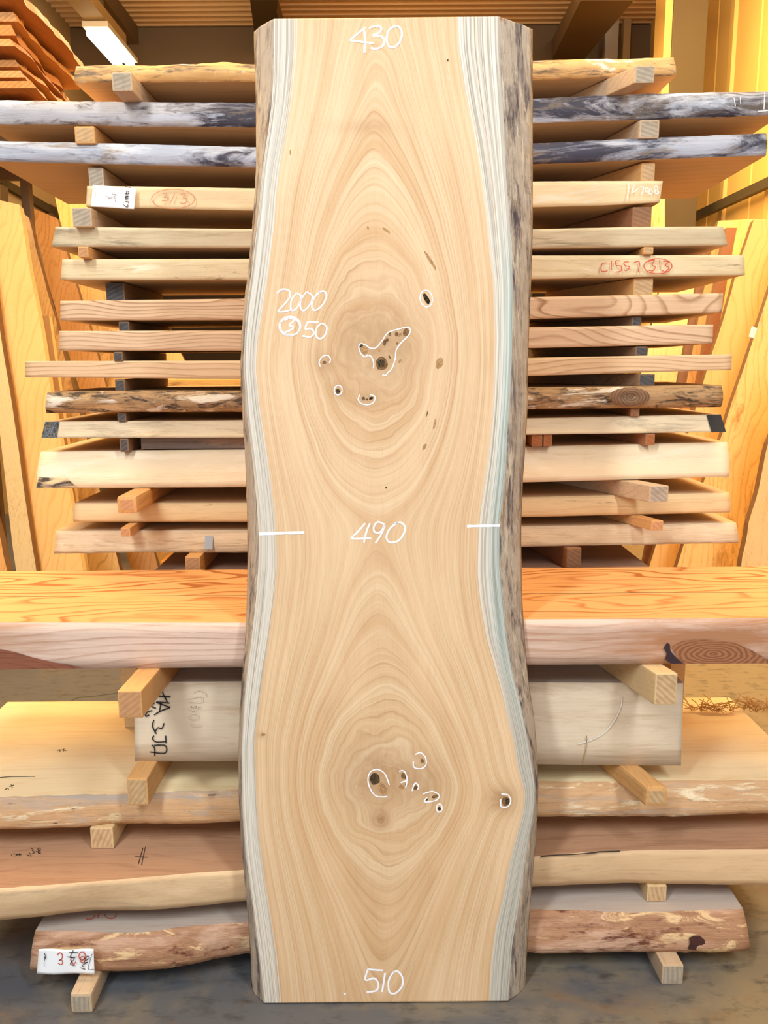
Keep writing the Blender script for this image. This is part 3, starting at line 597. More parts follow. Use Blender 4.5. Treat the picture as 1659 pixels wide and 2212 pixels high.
# board 10 round knot, tape on board 11, dark corner on board 12, tape on 14
def patch(name, tl, tr, br, bl, key, mat, dz=.0, n=6, parent=None, off=.0035):
    B_ = BO[key]; Yt = B_['T'][0].y; Yb = B_['B'][0].y
    V, Fc = [], []
    for j in range(n+1):
        v = j/n
        for i in range(n+1):
            u = i/n; x = (tl[0]*(1-u)+tr[0]*u)*(1-v)+(bl[0]*(1-u)+br[0]*u)*v; y = (tl[1]*(1-u)+tr[1]*u)*(1-v)+(bl[1]*(1-u)+br[1]*u)*v
            V.append(onY(x, y, Yt*(1-v)+Yb*v-off-.006*math.sin(math.pi*v)*(key == 'b12')))
            if i < n and j < n: a = j*(n+1)+i; Fc.append((a, a+1, a+n+2, a+n+1))
    return link(name, V, Fc, mat, B_['o'], smooth=True)
tt = NT('black_tape', .35, .6); tn = tt.noise(tt.map(scale=(60, 60, 60)), 1, 3); M_tape = tt.out(tt.ramp(tn, [(.35, S('14161c')), (.75, S('39424f'))]), tn, 1, .004)
patch('black_tape', (97, 911), (128, 911), (122, 946), (89.5, 946), 'b11', M_tape)
patch('black_tape', (1526, 896), (1557, 895), (1568.5, 933), (1537, 934), 'b11', plain('black_tape_matt', '2c2826', .7))
patch('bark_patch', (86, 1020), (136, 1024), (165, 1052), (78.5, 1054), 'b12', wood('bark_speckle', 'c9b08a', '80705a', tone=.5, patches=[('3c3430', 14, 40, .50, .06, 1)]), off=.0125)
patch('metal_tag', (443, 1158), (460, 1158), (459, 1187), (442, 1186), 'b14', plain('foil_strip', '86807c', .35, .5, metal=.5), off=.012)
t = NT('bark_knot_rings', .8)
kc = onY(1362, 858, 2.23)
wv = t.n('TexWave', wave_type='RINGS', rings_direction='Y'); t.l(t.map(loc=(-kc.x*12, 0, -kc.z*16), scale=(12, 1, 16)), wv.inputs[0]); wv.inputs['Scale'].default_value = 3.2; wv.inputs['Distortion'].default_value = 3; wv.inputs['Detail'].default_value = 3
kn = t.noise(t.map(scale=(40, 40, 60)), 1, 4)
M_bk = t.out(t.mix(t.math('MULTIPLY', wv.outputs[1], kn), S('846448'), S('3e2c22')), kn, 1)
kb = BO['b10']['o']
V = []; Fc = []; 
for j in range(5):
    rr = (1, .8, .55, .3, .08)[j]
    for i in range(24):
        a = i*math.tau/24; V.append(onY(1360+44*rr*math.cos(a), 857+20*rr*math.sin(a), 2.222-.012*(1-rr)+(.014 if rr < .4 else 0)))
        if j: Fc.append(((j-1)*24+i, (j-1)*24+(i+1) % 24, j*24+(i+1) % 24, j*24+i))
Fc.append(tuple(4*24+i for i in range(24)))
link('bark_knot', V, Fc, M_bk, kb, smooth=True)

# straw bits and splinters
M_straw = plain('straw', 'c08a44', .8)
def straws(name, pts, n, mapf, rad, ln, parent=None):
    V, Fc = [], []
    for i in range(n):
        cx, cy = random.choice(pts); cx += random.uniform(-26, 26); cy += random.uniform(-3, 3)
        P = mapf(cx, cy); a = random.uniform(0, math.pi); l_ = random.uniform(.5, 1)*ln; d = Vector((math.cos(a), math.sin(a)*.5, random.uniform(-.05, .5))); d.normalize()
        q = P+Vector((0, 0, .004)); e = q+d*l_; u = Vector((0, 0, rad)); s = Vector((-d.y, d.x, 0)).normalized()*rad; base = len(V)
        for p in (q, (q+e)/2+Vector((0, 0, .006)), e): V += [p+u, p-u*.5+s, p-u*.5-s]
        for k in (0, 3):
            for r in range(3): Fc.append((base+k+r, base+k+(r+1) % 3, base+k+3+(r+1) % 3, base+k+3+r))
    return link(name, V, Fc, M_straw, parent)
o = straws('straw_pile', [(1520, 1537), (1560, 1540), (1625, 1534), (1645, 1540)], 70, lambda x, y: onZ(x, y, .378), .0012, .07)
tag(o, 'loose dry straw along the back edge of the yellow topped board at right', 'straw', kind='stuff')

# ------------------------------------------------------------------ the big slab
P0 = Vector((0, 1.543, .006)); P1 = Vector((0, 1.768, 1.983)); up = (P1-P0).normalized(); nrm = Vector((1, 0, 0)).cross(up)*-1
nrm = Vector((0, -up.z, up.y))      # toward the camera
def SF(x, y, d=0): return onP(x, y, P0+nrm*d, nrm)
LO = [(40, 548), (62, 548), (180, 552), (330, 553), (400, 550), (480, 545), (560, 538), (620, 532), (690, 525), (790, 521), (893, 524), (954, 528), (1020, 531), (1115, 534), (1221, 535), (1342, 532), (1443, 526), (1544, 519), (1620, 518), (1742, 518), (1843, 522), (1904, 528), (2005, 536), (2106, 542), (2170, 544)]
LF = [(36, 592), (162, 591), (222, 587), (283, 579), (363, 567), (464, 558), (525, 551), (600, 542), (650, 535), (712, 529), (792, 527), (893, 534), (974, 544), (1075, 554), (1150, 559), (1221, 558), (1302, 552), (1383, 543), (1443, 535), (1504, 529), (1564, 525), (1621, 522), (1742, 524), (1843, 531), (1924, 542), (2005, 552), (2086, 562), (2170, 572)]
LS = [(36, 643), (101, 643), (182, 635), (242, 627), (303, 616), (363, 605), (424, 597), (485, 593), (570, 583), (651, 571), (732, 558), (792, 554), (873, 562), (934, 571), (1014, 583), (1095, 593), (1140, 597), (1221, 600), (1294, 593), (1383, 581), (1443, 571), (1524, 560), (1601, 550), (1702, 554), (1803, 560), (1904, 573), (1985, 587), (2065, 599), (2170, 609)]
RS = [(36, 985), (101, 987), (182, 999), (242, 1011), (303, 1025), (372, 1037), (464, 1049), (565, 1059), (611, 1065), (732, 1069), (812, 1067), (893, 1063), (974, 1055), (1055, 1043), (1115, 1035), (1160, 1031), (1241, 1029), (1302, 1035), (1383, 1049), (1443, 1067), (1504, 1084), (1564, 1098), (1601, 1108), (1662, 1118), (1715, 1133), (1758, 1129), (1803, 1116), (1864, 1100), (1944, 1084), (2005, 1069), (2086, 1059), (2170, 1055)]
RF = [(36, 1077), (121, 1079), (202, 1084), (283, 1088), (363, 1092), (444, 1098), (565, 1106), (631, 1108), (752, 1106), (853, 1102), (934, 1096), (1014, 1092), (1095, 1084), (1140, 1079), (1221, 1079), (1302, 1086), (1383, 1094), (1464, 1108), (1524, 1124), (1581, 1136), (1653, 1148), (1702, 1156), (1762, 1152), (1823, 1140), (1904, 1128), (1985, 1116), (2045, 1106), (2126, 1100), (2170, 1096)]
RO = [(40, 1151), (242, 1151), (363, 1151), (485, 1151), (586, 1148), (631, 1146), (792, 1140), (873, 1140), (954, 1136), (1035, 1130), (1136, 1126), (1181, 1126), (1302, 1128), (1403, 1134), (1484, 1141), (1564, 1153), (1641, 1160), (1742, 1161), (1843, 1158), (1924, 1150), (2005, 1144), (2098, 1138), (2170, 1136)]
HY = [(36, .88), (140, .76), (215, .70), (285, .62), (380, .51), (450, .43), (520, .34), (600, .22), (690, .07), (770, 0), (850, .08), (920, .2), (1000, .38), (1060, .52), (1110, .65), (1150, .69), (1215, .66), (1300, .57), (1400, .45), (1500, .30), (1600, .12), (1690, 0), (1760, .06), (1850, .24), (1950, .40), (2050, .52), (2170, .64)]
CXT = [(36, 812), (300, 806), (500, 800), (770, 800), (1000, 812), (1150, 818), (1300, 815), (1500, 826), (1690, 838), (1900, 830), (2170, 822)]
def smooth_tab(tab, ys, s=9):
    v = np.interp(ys, [a for a, b in tab], [b for a, b in tab]); k = np.exp(-np.linspace(-2, 2, 2*s+1)**2); k /= k.sum()
    return np.convolve(np.pad(v, s, mode='edge'), k, 'valid')
NR, NC = 760, 190
ys = np.linspace(0, 1, NR+1)
# image rows of the slab face (top edge 38, bottom edge 2165)
yc = 38+ys*(2165-38)
lo, lf, ls, rs_, rf, ro = [smooth_tab(t_, yc) for t_ in (LO, LF, LS, RS, RF, RO)]
ecv = smooth_tab([(36, 1.65), (300, 1.8), (480, 2.2), (770, 2.3), (1000, 2.1), (1140, 1.9), (1350, 1.8), (1550, 2.2), (1700, 2.3), (1900, 1.9), (2170, 1.7)], yc, 20)
hy = smooth_tab(HY, yc, 22); cxt = smooth_tab(CXT, yc, 25)
K1 = (800, 770); K2 = (832, 1690)
V = []; Fatt = []; Satt = []; Uatt = []; Katt = []; Yatt = []
NB = 7            # vertices down each bark side
TH = .050
slope_top = -5.5; slope_bot = -4.0   # rows follow the camera tilt
hw = None
sideW = []
for j in range(NR+1):
    yrow = yc[j]
    def ry(x): return yrow + (x-840)/520*(slope_top*(1-ys[j])+slope_bot*ys[j])
    row = []
    rough_l = [mnoise.fractal(Vector((0, yrow*.02, 3+k)), 1, 2, 4) for k in range(NB)]
    rough_r = [mnoise.fractal(Vector((9, yrow*.02, 13+k)), 1, 2, 4) for k in range(NB)]
    A = SF(lf[j], ry(lf[j])); Bp = SF(rf[j], ry(rf[j]))
    # back corners: outer outline seen on the rear plane, at the same height along the slab
    sA = (A-P0).dot(up); Bk = SF(lo[j], ry(lf[j])-2, -TH); Bk2 = SF(ro[j], ry(rf[j])-2, -TH)
    xl_ = min(Bk.x, A.x-.004); xr_ = max(Bk2.x, Bp.x+.004)
    backL = P0+up*sA-nrm*TH; backL.x = xl_; sB = (Bp-P0).dot(up); backR = P0+up*sB-nrm*TH; backR.x = xr_
    for k in range(NB):                       # back-left -> front-left
        f = k/NB; p = backL.lerp(A, f); bulge = math.sin(math.pi*f)
        row.append((p+Vector((-.004*bulge+.0025*rough_l[k]*(f > 0), 0, 0))+nrm*(.0015*rough_l[k]*bulge), None))
    for i in range(NC+1):
        x = lf[j]+(rf[j]-lf[j])*i/NC; y = ry(x); p = SF(x, y)
        wl = (cxt[j]-x)/(cxt[j]-ls[j]) if x < cxt[j] else (x-cxt[j])/(rs_[j]-cxt[j])
        d1 = math.hypot((x-K1[0])/1.0, (y-K1[1])/1.25); d2 = math.hypot(x-K2[0], (y-K2[1])/1.25)
        g = math.exp(-(d1/150)**2)+math.exp(-(d2/130)**2)
        wx = mnoise.fractal(Vector((x*.0045, y*.0022, 1)), 1, 2, 3); wk = mnoise.fractal(Vector((x*.012, y*.013, 5)), 1, 2, 3)
        e = ecv[j]
        F = (1.5-hy[j])*abs(wl)**e + hy[j] + .03*wx + .07*wk*g
        ds = math.hypot(x-1090, y-1728); F -= .28*math.exp(-(ds/26)**2)
        ds = math.hypot(x-823, y-1772); F -= .15*math.exp(-(ds/20)**2)
        if x < ls[j]: s_ = (ls[j]-x)/max(ls[j]-lf[j], 1)
        elif x > rs_[j]: s_ = (x-rs_[j])/max(rf[j]-rs_[j], 1)
        else: s_ = -min(x-ls[j], rs_[j]-x)/60
        km = math.exp(-((x-815)/95)**2-((y-740)/95)**2)*.8+math.exp(-((x-812)/80)**2-((y-1680)/75)**2)*.8+math.exp(-((x-920)/50)**2-((y-1690)/55)**2)*.5+math.exp(-((x-1088)/26)**2-((y-1728)/28)**2)*.9+math.exp(-((x-822)/18)**2-((y-1772)/20)**2)*.8+math.exp(-((x-700)/22)**2-((y-785)/22)**2)*.5+math.exp(-((x-730)/22)**2-((y-842)/22)**2)*.5+math.exp(-((x-790)/35)**2-((y-862)/20)**2)*.5
        km += .35*math.exp(-((x-785)/70)**2-((y-275)/16)**2)+.5*math.exp(-((x-565)/9)**2-((y-1588)/8)**2)
        # faint pinkish streaks where the rings pinch together on the right
        row.append((p, (F, max(s_, -1), (x-840)/400, km, y/1000)))
    for k in range(NB-1, -1, -1):
        f = k/NB; p = backR.lerp(Bp, f); bulge = math.sin(math.pi*f)
        row.append((p+Vector((.004*bulge+.0025*rough_r[k]*(f > 0), 0, 0))+nrm*(.0015*rough_r[k]*bulge), None))
    for p, a in row:
        V.append(p)
        a = a or (0, 1, 0, 0, yrow/1000)
        Fatt.append(a[0]); Satt.append(a[1]); Uatt.append(a[2]); Katt.append(a[3]); Yatt.append(a[4])
R = NC+1+2*NB
# keep all verts above the floor
V = [Vector((v.x, v.y, max(v.z, .0005))) for v in V]
Fc = []; mi = []; sm = []
for j in range(NR):
    for i in range(R-1):
        a = j*R+i; Fc.append((a, a+R, a+R+1, a+1)); mi.append(0 if NB <= i < NB+NC else 1); sm.append(True)
    a = j*R; Fc.append((a, a+R-1, a+2*R-1, a+R)); mi.append(2); sm.append(False)
Fc.append(tuple(range(R))); mi.append(2); sm.append(False); Fc.append(tuple(NR*R+k for k in range(R))); mi.append(2); sm.append(False)
# face material
t = NT('zelkova_face', .5, .25)
def att(n): nd = t.n('Attribute', attribute_name=n); return nd.outputs['Fac']
aF, aS, aU, aK, aY = att('ring'), att('sap'), att('across'), att('knotted'), att('height')
cmb = t.n('CombineXYZ'); t.l(aF, cmb.inputs[0]); t.l(aY, cmb.inputs[1]); t.l(aU, cmb.inputs[2])
wob = t.noise(t.map(cmb.outputs[0], (3, 5, 4)), 1, 3)
rc = t.math('ADD', t.math('MULTIPLY', aF, 23), t.math('MULTIPLY', wob, 1.0))
fr = t.math('FRACT', rc); line = t.ramp(fr, [(0, .45), (.07, .0), (.62, .06), (.87, .45), (.95, 1.0), (1, .45)])
amp = t.ramp(t.noise(t.math('FLOOR', rc), 2.3, 1, dims='1D'), [(.30, .25), (.65, 1.0)])
amp2 = t.ramp(t.noise(t.map(cmb.outputs[0], (2, 3, 4), loc=(9, 1, 0)), 1, 2), [(.3, .35), (.65, 1.0)])
fine = t.noise(t.map(cmb.outputs[0], (95, 1.6, 0)), 1, 4, .65)
mid = t.noise(t.map(cmb.outputs[0], (14, .8, 0), loc=(3, 0, 0)), 1, 3, .55)
big = t.noise(t.map(cmb.outputs[0], (2.2, 2.2, 2.5)), 1, 3, .5)
fib = t.noise(t.map(scale=(500, 60, 18)), 1, 2, .6)
heart = t.mix(t.ramp(mid, [(.32, 0.0), (.68, 1.0)]), S('e4c7a0'), S('d0a87c'))
heart = t.mix(t.math('MULTIPLY', t.ramp(fine, [(.40, 0.0), (.70, 1.0)]), .5), heart, S('bf9160'))
heart = t.mix(t.math('MULTIPLY', t.math('MULTIPLY', t.math('MULTIPLY', line, amp), amp2), t.math('SUBTRACT', .60, t.math('MULTIPLY', aK, .4), clamp=True)), heart, S('a5744a'))
heart = t.mix(t.ramp(big, [(.45, 0.0), (.75, .55)]), heart, S('eccba4'))
heart = t.mix(t.math('MULTIPLY', t.ramp(fib, [(.5, 0.0), (.75, 1.0)]), .14), heart, S('a06c3e'))
kk = t.math('MULTIPLY', aK, t.math('ADD', .25, t.math('MULTIPLY', t.noise(t.map(cmb.outputs[0], (16, 22, 14)), 1, 4, .6, 1), 1.1)), clamp=True)
heart = t.mix(kk, heart, S('a0764e'))
# sapwood: white with grey and tan stripes
sp = t.n('CombineXYZ'); t.l(t.math('MULTIPLY', aS, 20), sp.inputs[0]); t.l(t.math('MULTIPLY', aY, .9), sp.inputs[1]); t.l(t.math('MULTIPLY', aU, 3), sp.inputs[2])
s1 = t.noise(sp.outputs[0], 1, 3, .75); s2 = t.noise(t.map(sp.outputs[0], (.3, 1.2, 1), loc=(5, 2, 0)), 1, 2)
sap = t.mix(t.ramp(s1, [(.42, 0.0), (.60, 1.0)]), S('e2d7c6'), S('9a8c7a'))
blue = t.mix(t.ramp(s1, [(.38, 0.0), (.62, 1.0)]), S('cdd0c4'), S('878d84'))
sap = t.mix(t.math('MULTIPLY', t.ramp(s2, [(.45, 0.0), (.60, 1.0)]), .5), sap, S('cfc9bc'))
sap = t.mix(t.math('MULTIPLY', t.ramp(s2, [(.30, 1.0), (.45, 0.0)]), .55), sap, S('dcc0a0'))
outer = t.ramp(aS, [(.3, 0.0), (.65, 1.0)])
rgt = t.math('MULTIPLY', t.ramp(aU, [(.45, 0.0), (.6, 1.0)]), t.ramp(t.math('MULTIPLY', aY, .45), [(.2, 0.0), (.3, 1.0), (.62, 1.0), (.75, .6)]))
sap = t.mix(t.math('MULTIPLY', rgt, outer), sap, blue)
low = t.math('MULTIPLY', t.ramp(aU, [(.45, 0.0), (.6, 1.0)]), t.ramp(t.math('MULTIPLY', aY, .45), [(.62, 0.0), (.72, 1.0)]))
sap = t.mix(t.math('MULTIPLY', low, .75), sap, t.mix(t.ramp(s1, [(.4, 0.0), (.6, 1.0)]), S('bdb5a6'), S('958d7e')))
smask = t.ramp(t.math('MULTIPLY', aS, 1), [(0, 0.0), (.07, 1.0)])
col = t.mix(smask, heart, sap)
M_face = t.out(col, fine, .06, .001)
M_bark = wood('slab_bark_side', 'b0a08e', '7d6c5a', axis='Z', rings=.1, rs=8, streak=.7, tone=.6, patches=[('50464a', 6, 40, .56, .07, .8), ('cdbea8', 7, 60, .60, .06, .6), ('8a6238', 8, 60, .63, .05, .6), ('3c3433', 22, 90, .66, .04, .2)], rough=.8, bump=1.2)
M_end = endgrain('slab_end', 'e0bc90', 'b98f62')
slab = link('live_edge_slab', V, Fc, [M_face, M_bark, M_end], None, mi, sm)
for nm, arr in (('ring', Fatt), ('sap', Satt), ('across', Uatt), ('knotted', Katt), ('height', Yatt)):
    a_ = slab.data.attributes.new(nm, 'FLOAT', 'POINT'); a_.data.foreach_set('value', arr)
tag(slab, 'tall upright live edge wood slab with white chalk numbers leaning in the centre', 'wood slab')
k4 = .4039
def Q(oy, pts): return [(510+a*k4, oy+b*k4) for a, b in pts]
SM = lambda d: (lambda x, y: SF(x, y, d))
def chalk(oy, lists, wd=3.4): return strokes('chalk_mark', [(Q(oy, p[0]), p[1]) if isinstance(p, tuple) else Q(oy, p) for p in lists], wd, SM(.0007), M_chalk, slab)
chalk(0, [[(692, 146), (655, 176), (613, 214), (640, 220), (735, 232)], [(681, 150), (689, 200), (686, 282)], [(712, 150), (755, 138), (776, 152), (765, 174), (732, 190), (770, 192), (792, 214), (783, 245), (745, 262), (720, 255)],
          [(845, 140), (815, 165), (805, 215), (820, 250), (850, 250), (880, 215), (886, 170), (868, 142), (840, 145)]], 4.2)
chalk(550, [[(218, 208), (245, 186), (282, 192), (288, 225), (258, 265), (226, 303), (268, 302), (300, 290)], [(325, 205), (298, 240), (292, 285), (310, 298), (338, 265), (348, 225), (325, 205)], [(375, 200), (348, 240), (345, 285), (365, 298), (398, 262), (408, 222), (378, 200)], [(450, 196), (415, 235), (405, 280), (425, 298), (462, 268), (483, 225), (472, 196), (440, 202)],
            ell(288, 382, 57, 50), ell(288, 384, 54, 46, 10), [(258, 350), (290, 340), (308, 352), (285, 378), (305, 385), (298, 400), (262, 418), (280, 436)], [(378, 362), (440, 360)], [(380, 364), (370, 398), (400, 396), (416, 418), (396, 440), (352, 434)], [(455, 368), (430, 395), (428, 435), (452, 450), (478, 425), (484, 385), (458, 366)]], 3.4)
chalk(550, [ell(1017, 235, 33, 45, -8), [(452, 600), (444, 575), (462, 545), (490, 540), (505, 560), (498, 580)], ell(546, 725, 21, 26, 8), [(662, 750), (653, 775), (672, 798), (712, 802), (738, 785), (742, 758), (718, 750)],
            [(735, 608), (735, 575), (722, 545), (708, 540)], [(705, 535), (690, 547), (668, 530), (656, 495), (668, 476), (695, 485), (718, 500), (748, 498), (780, 462), (812, 418), (870, 398), (920, 389), (933, 408), (915, 440), (880, 475), (857, 510), (850, 560), (832, 612), (812, 630), (800, 645), (782, 642)]], 2.4)
chalk(1100, [[(690, 75), (650, 122), (618, 154), (660, 158), (722, 154)], [(716, 75), (697, 120), (684, 178)], [(795, 82), (758, 68), (736, 95), (742, 122), (772, 122), (795, 84), (778, 130), (745, 182)], [(862, 70), (820, 108), (804, 152), (825, 178), (868, 168), (897, 130), (902, 92), (878, 70), (845, 80)], ([(124, 132), (240, 128), (365, 125)], 6.5), ([(1235, 91), (1320, 89), (1412, 88)], 5.2)], 3.8)
chalk(1500, [[(702, 1470), (745, 1474), (785, 1476)], [(705, 1470), (691, 1527), (738, 1518), (760, 1545), (750, 1583), (698, 1592)], [(797, 1490), (781, 1592)], [(845, 1480), (816, 1530), (820, 1590), (852, 1598), (888, 1560), (888, 1510), (862, 1480), (840, 1488)]], 3.8)
chalk(1500, [[(820, 485), (795, 425), (758, 402), (718, 415), (705, 458), (720, 510), (752, 545), (808, 546)], [(958, 322), (985, 312), (1012, 335), (1016, 375), (990, 397), (952, 390), (948, 358)], [(872, 412), (895, 409), (913, 440), (912, 480), (906, 498)], [(880, 472), (912, 462)], [(940, 517), (957, 475), (976, 490), (970, 512)], [(1000, 532), (1050, 519), (1086, 540), (1068, 567), (1008, 575), (1022, 550)], ell(1087, 608, 15, 22),
             [(1418, 533), (1455, 538), (1469, 570), (1452, 600), (1418, 600), (1416, 560)], [(574, 1600), (588, 1603)]], 2.6)
def knotmat(name, rim, core, sc=150):
    t = NT(name, .8, .1); nz = t.noise(t.map(scale=(sc, sc, sc)), 1, 4, .7, 1)
    return t.out(t.ramp(nz, [(.38, S(core)), (.62, S(rim))]), nz, 1, .003)
KM = [knotmat('knot_dark', '6a563e', '221c18'), knotmat('knot_brown', '9a744c', '5e4630'), knotmat('knot_soft', 'c49a6e', 'a57c52'), knotmat('bark_hole', '4c4230', '15120f')]
def blob(oy, cx, cy, rx, ry, tilt, m, d=.0004, nm='knot'):
    pts = []
    for i in range(22):
        a = i*math.tau/22; r = 1+.22*mnoise.noise(Vector((math.cos(a)*1.4+cx, math.sin(a)*1.4+cy, 0)))
        x, y = rx*r*math.cos(a), ry*r*math.sin(a); tt_ = math.radians(tilt)
        pts.append((cx+x*math.cos(tt_)-y*math.sin(tt_), cy+x*math.sin(tt_)+y*math.cos(tt_)))
    return disc(nm, Q(oy, pts), SM(d), KM[m], slab)
for a in ((550, 1018, 236, 12, 34, -28, 3), (550, 778, 584, 34, 34, 0, 1), (550, 776, 580, 20, 20, 0, 0, .0005), (550, 684, 507, 20, 27, -20, 2), (550, 668, 484, 12, 10, 0, 0, .0005), (550, 908, 416, 15, 22, 15, 1), (550, 875, 428, 16, 8, -30, 2),
          (550, 858, 425, 9, 11, 0, 1), (550, 822, 425, 8, 9, 0, 1), (550, 795, 470, 9, 16, 10, 1), (550, 762, 510, 11, 7, 30, 2), (550, 861, 475, 6, 6, 0, 1), (550, 878, 568, 7, 14, 40, 2), (550, 808, 456, 8, 9, 0, 1), (550, 822, 548, 4, 12, -35, 1),
          (550, 544, 731, 11, 13, 0, 0), (550, 472, 577, 11, 8, 0, 1), (550, 722, 768, 12, 7, -20, 0), (550, 682, 770, 8, 10, 0, 1), (550, 700, 775, 6, 5, 0, 1), (550, 802, 1246, 3, 6, 0, 0),
          (1500, 742, 452, 26, 32, 0, 0), (1500, 785, 510, 20, 36, -20, 2), (1500, 898, 436, 17, 15, 30, 1), (1500, 885, 496, 15, 13, 0, 2), (1500, 912, 482, 10, 8, 0, 1), (1500, 958, 498, 11, 13, 0, 1), (1500, 995, 356, 9, 12, 0, 1),
          (1500, 1064, 546, 17, 9, -20, 1), (1500, 1017, 562, 9, 7, 0, 0), (1500, 1087, 612, 8, 10, 0, 0), (1500, 1442, 572, 22, 24, 0, 1), (1500, 1450, 572, 10, 16, 20, 0, .0005), (1500, 775, 672, 12, 10, 0, 2), (1500, 145, 215, 12, 7, 0, 2),
          (0, 1132, 322, 5, 7, 0, 1), (0, 290, 815, 4, 14, 0, 2), (0, 805, 1232, 24, 7, 35, 2), (0, 705, 1218, 5, 10, -20, 2), (0, 1040, 1395, 8, 60, -32, 2), (550, 1088, 580, 18, 30, 15, 2), (550, 1062, 905, 6, 28, 12, 2), (550, 1008, 1028, 8, 18, 30, 2), (550, 1022, 850, 3, 16, 15, 1)):
    blob(a[0], a[1], a[2], a[3], a[4], a[5], a[6], *(a[7:] or (.0004,)))

# ------------------------------------------------------------------ slabs leaning at both sides, behind the stacks
def leaner(name, top, botx, Yt, Yb, th, mats, label, live=.02, zb=0.0, n=26, cat='leaning slab'):
    "top = two photo points (upper corners); botx = photo columns of the two floor corners"
    tl, tr = onY(top[0][0], top[0][1], Yt), onY(top[1][0], top[1][1], Yt)
    bl = Vector((xat(botx[0], Yb, zb), Yb, zb)); br = Vector((xat(botx[1], Yb, zb), Yb, zb))
    V, Fc, mi = [], [], []; sd = random.random()*50
    nn = (br-bl).cross(tl-bl).normalized()
    if nn.y > 0: nn = -nn
    for i in range(n+1):
        f = i/n; l_ = bl.lerp(tl, f); r_ = br.lerp(tr, f); d = (r_-l_).normalized()
        l_ = l_+d*live*mnoise.fractal(Vector((f*5, sd, 0)), 1, 2, 3); r_ = r_+d*live*mnoise.fractal(Vector((f*5, sd+9, 0)), 1, 2, 3)
        V += [l_, r_, r_-nn*th, l_-nn*th]
    V = [Vector((v.x, v.y, max(v.z, .001))) for v in V]
    for i in range(n):
        a = i*4
        for k, m_ in ((0, 0), (1, 1), (2, 0), (3, 1)): Fc.append((a+k, a+(k+1) % 4, a+4+(k+1) % 4, a+4+k)); mi.append(m_)
    Fc += [(3, 2, 1, 0), (4*n, 4*n+1, 4*n+2, 4*n+3)]; mi += [1, 1]
    return tag(link(name, V, Fc, mats, None, mi), label, cat)
ya = wood('yellow_slab', 'f0c47e', 'd8a258', axis='Z', rings=.4, rs=7, tone=.35, streak=.2)
yb = wood('golden_slab', 'f3cc88', 'c79a58', axis='Z', rings=.5, rs=9, tone=.5, streak=.3, patches=[('a8702c', 3, 8, .62, .08, 1)])
yc_ = wood('cream_slab', 'e9cf9c', 'd2aa6a', axis='Z', rings=.3, rs=6, tone=.3, patches=[('b07c40', 7, 16, .74, .03, .5)])
yd = wood('beige_slab', 'd9b27c', 'c69a60', axis='Z', rings=.15, rs=8, tone=.2)
ye = wood('dark_live_edge', '7a5a3c', '4c3828', axis='Z', rings=.2, streak=.6, tone=.6, bump=1)
yf = wood('cream_live_edge', 'e2c792', 'b5935e', axis='Z', rings=.2, streak=.5, tone=.5)
yo = wood('orange_slab', 'e2aa68', 'c68848', axis='Z', rings=.5, rs=9, tone=.3)
leaner('leaning_slab', [(-40, 424), (42, 442)], (108, 208), 4.35, 3.75, .05, [ya, yf], 'widest orange yellow slab leaning at the far left, foot behind the beam', live=.008)
leaner('leaning_slab', [(-60, 424), (-42, 424)], (56, 106), 4.25, 3.68, .05, [yf, ye], 'narrow pale edged slab leaning before the widest slab at far left', live=.006)
leaner('leaning_slab', [(-200, 700), (-90, 700)], (-110, 50), 4.0, 3.6, .06, [yo, ye], 'dark edged slab leaning lowest and nearest at the far left edge')
leaner('leaning_slab', [(40, 452), (62, 470)], (160, 285), 4.9, 4.3, .05, [yb, ye], 'golden figured slab with dark right edge, second from the left')
leaner('leaning_slab', [(54, 682), (106, 682)], (132, 205), 4.5, 4.05, .04, [yd, yf], 'short plain beige board leaning low between the left slabs', live=.004)
leaner('leaning_slab', [(56, 443), (124, 472)], (292, 352), 5.4, 4.9, .05, [yo, ye], 'orange slab with slanting top leaning behind the golden one at left')
leaner('leaning_slab', [(117, 424), (190, 424)], (300, 520), 5.9, 5.5, .05, [yb, yf], 'light golden slab standing furthest back in the left row')
leaner('leaning_slab', [(105, 500), (260, 500)], (290, 600), 6.4, 6.1, .05, [ya, ye], 'broad yellow slab standing behind the left end of the rear stack')
# right
leaner('leaning_slab', [(1705, 760), (1860, 760)], (1550, 1850), 4.0, 3.7, .05, [yc_, ye], 'cream knotty slab leaning at the far right edge, nearest of its row')
lb = leaner('leaning_slab', [(1716, 470), (1830, 470)], (1420, 1700), 4.6, 4.1, .05, [yb, ye], 'tall golden slab leaning second from the right edge', live=.012)
leaner('leaning_slab', [(1626, 474), (1730, 470)], (1374, 1470), 4.9, 4.4, .05, [ya, ye], 'big yellow slab leaning third from the right edge, small white label beside it', live=.012)
leaner('leaning_slab', [(1551, 477), (1632, 473)], (1420, 1470), 5.6, 5.1, .05, [ya, ye], 'slender wedge topped yellow slab behind the big yellow one at right', live=.006)
leaner('leaning_slab', [(1568, 492), (1592, 492)], (1425, 1450), 5.2, 4.75, .05, [SW['red'][0], ye], 'reddish brown plank leaning just right of the rear stack', live=.003)
leaner('leaning_slab', [(1545, 496), (1568, 494)], (1400, 1424), 5.25, 4.8, .04, [yo, ye], 'narrow orange plank between a red brown and a dark brown one at right', live=.003)
leaner('leaning_slab', [(1528, 496), (1545, 494)], (1380, 1398), 5.3, 4.85, .04, [SW['brown'][0], ye], 'narrow dark brown plank leaning behind the right ends of the cedar planks', live=.003)
leaner('leaning_slab', [(1436, 585), (1530, 560)], (1300, 1400), 6.3, 6.0, .05, [yc_, ye], 'pale slab with grey edge seen between the rear boards at right')
leaner('leaning_slab', [(1404, 380), (1437, 380)], (1395, 1428), 6.6, 6.5, .05, [yb, yf], 'thin golden plank standing upright against the wall column')
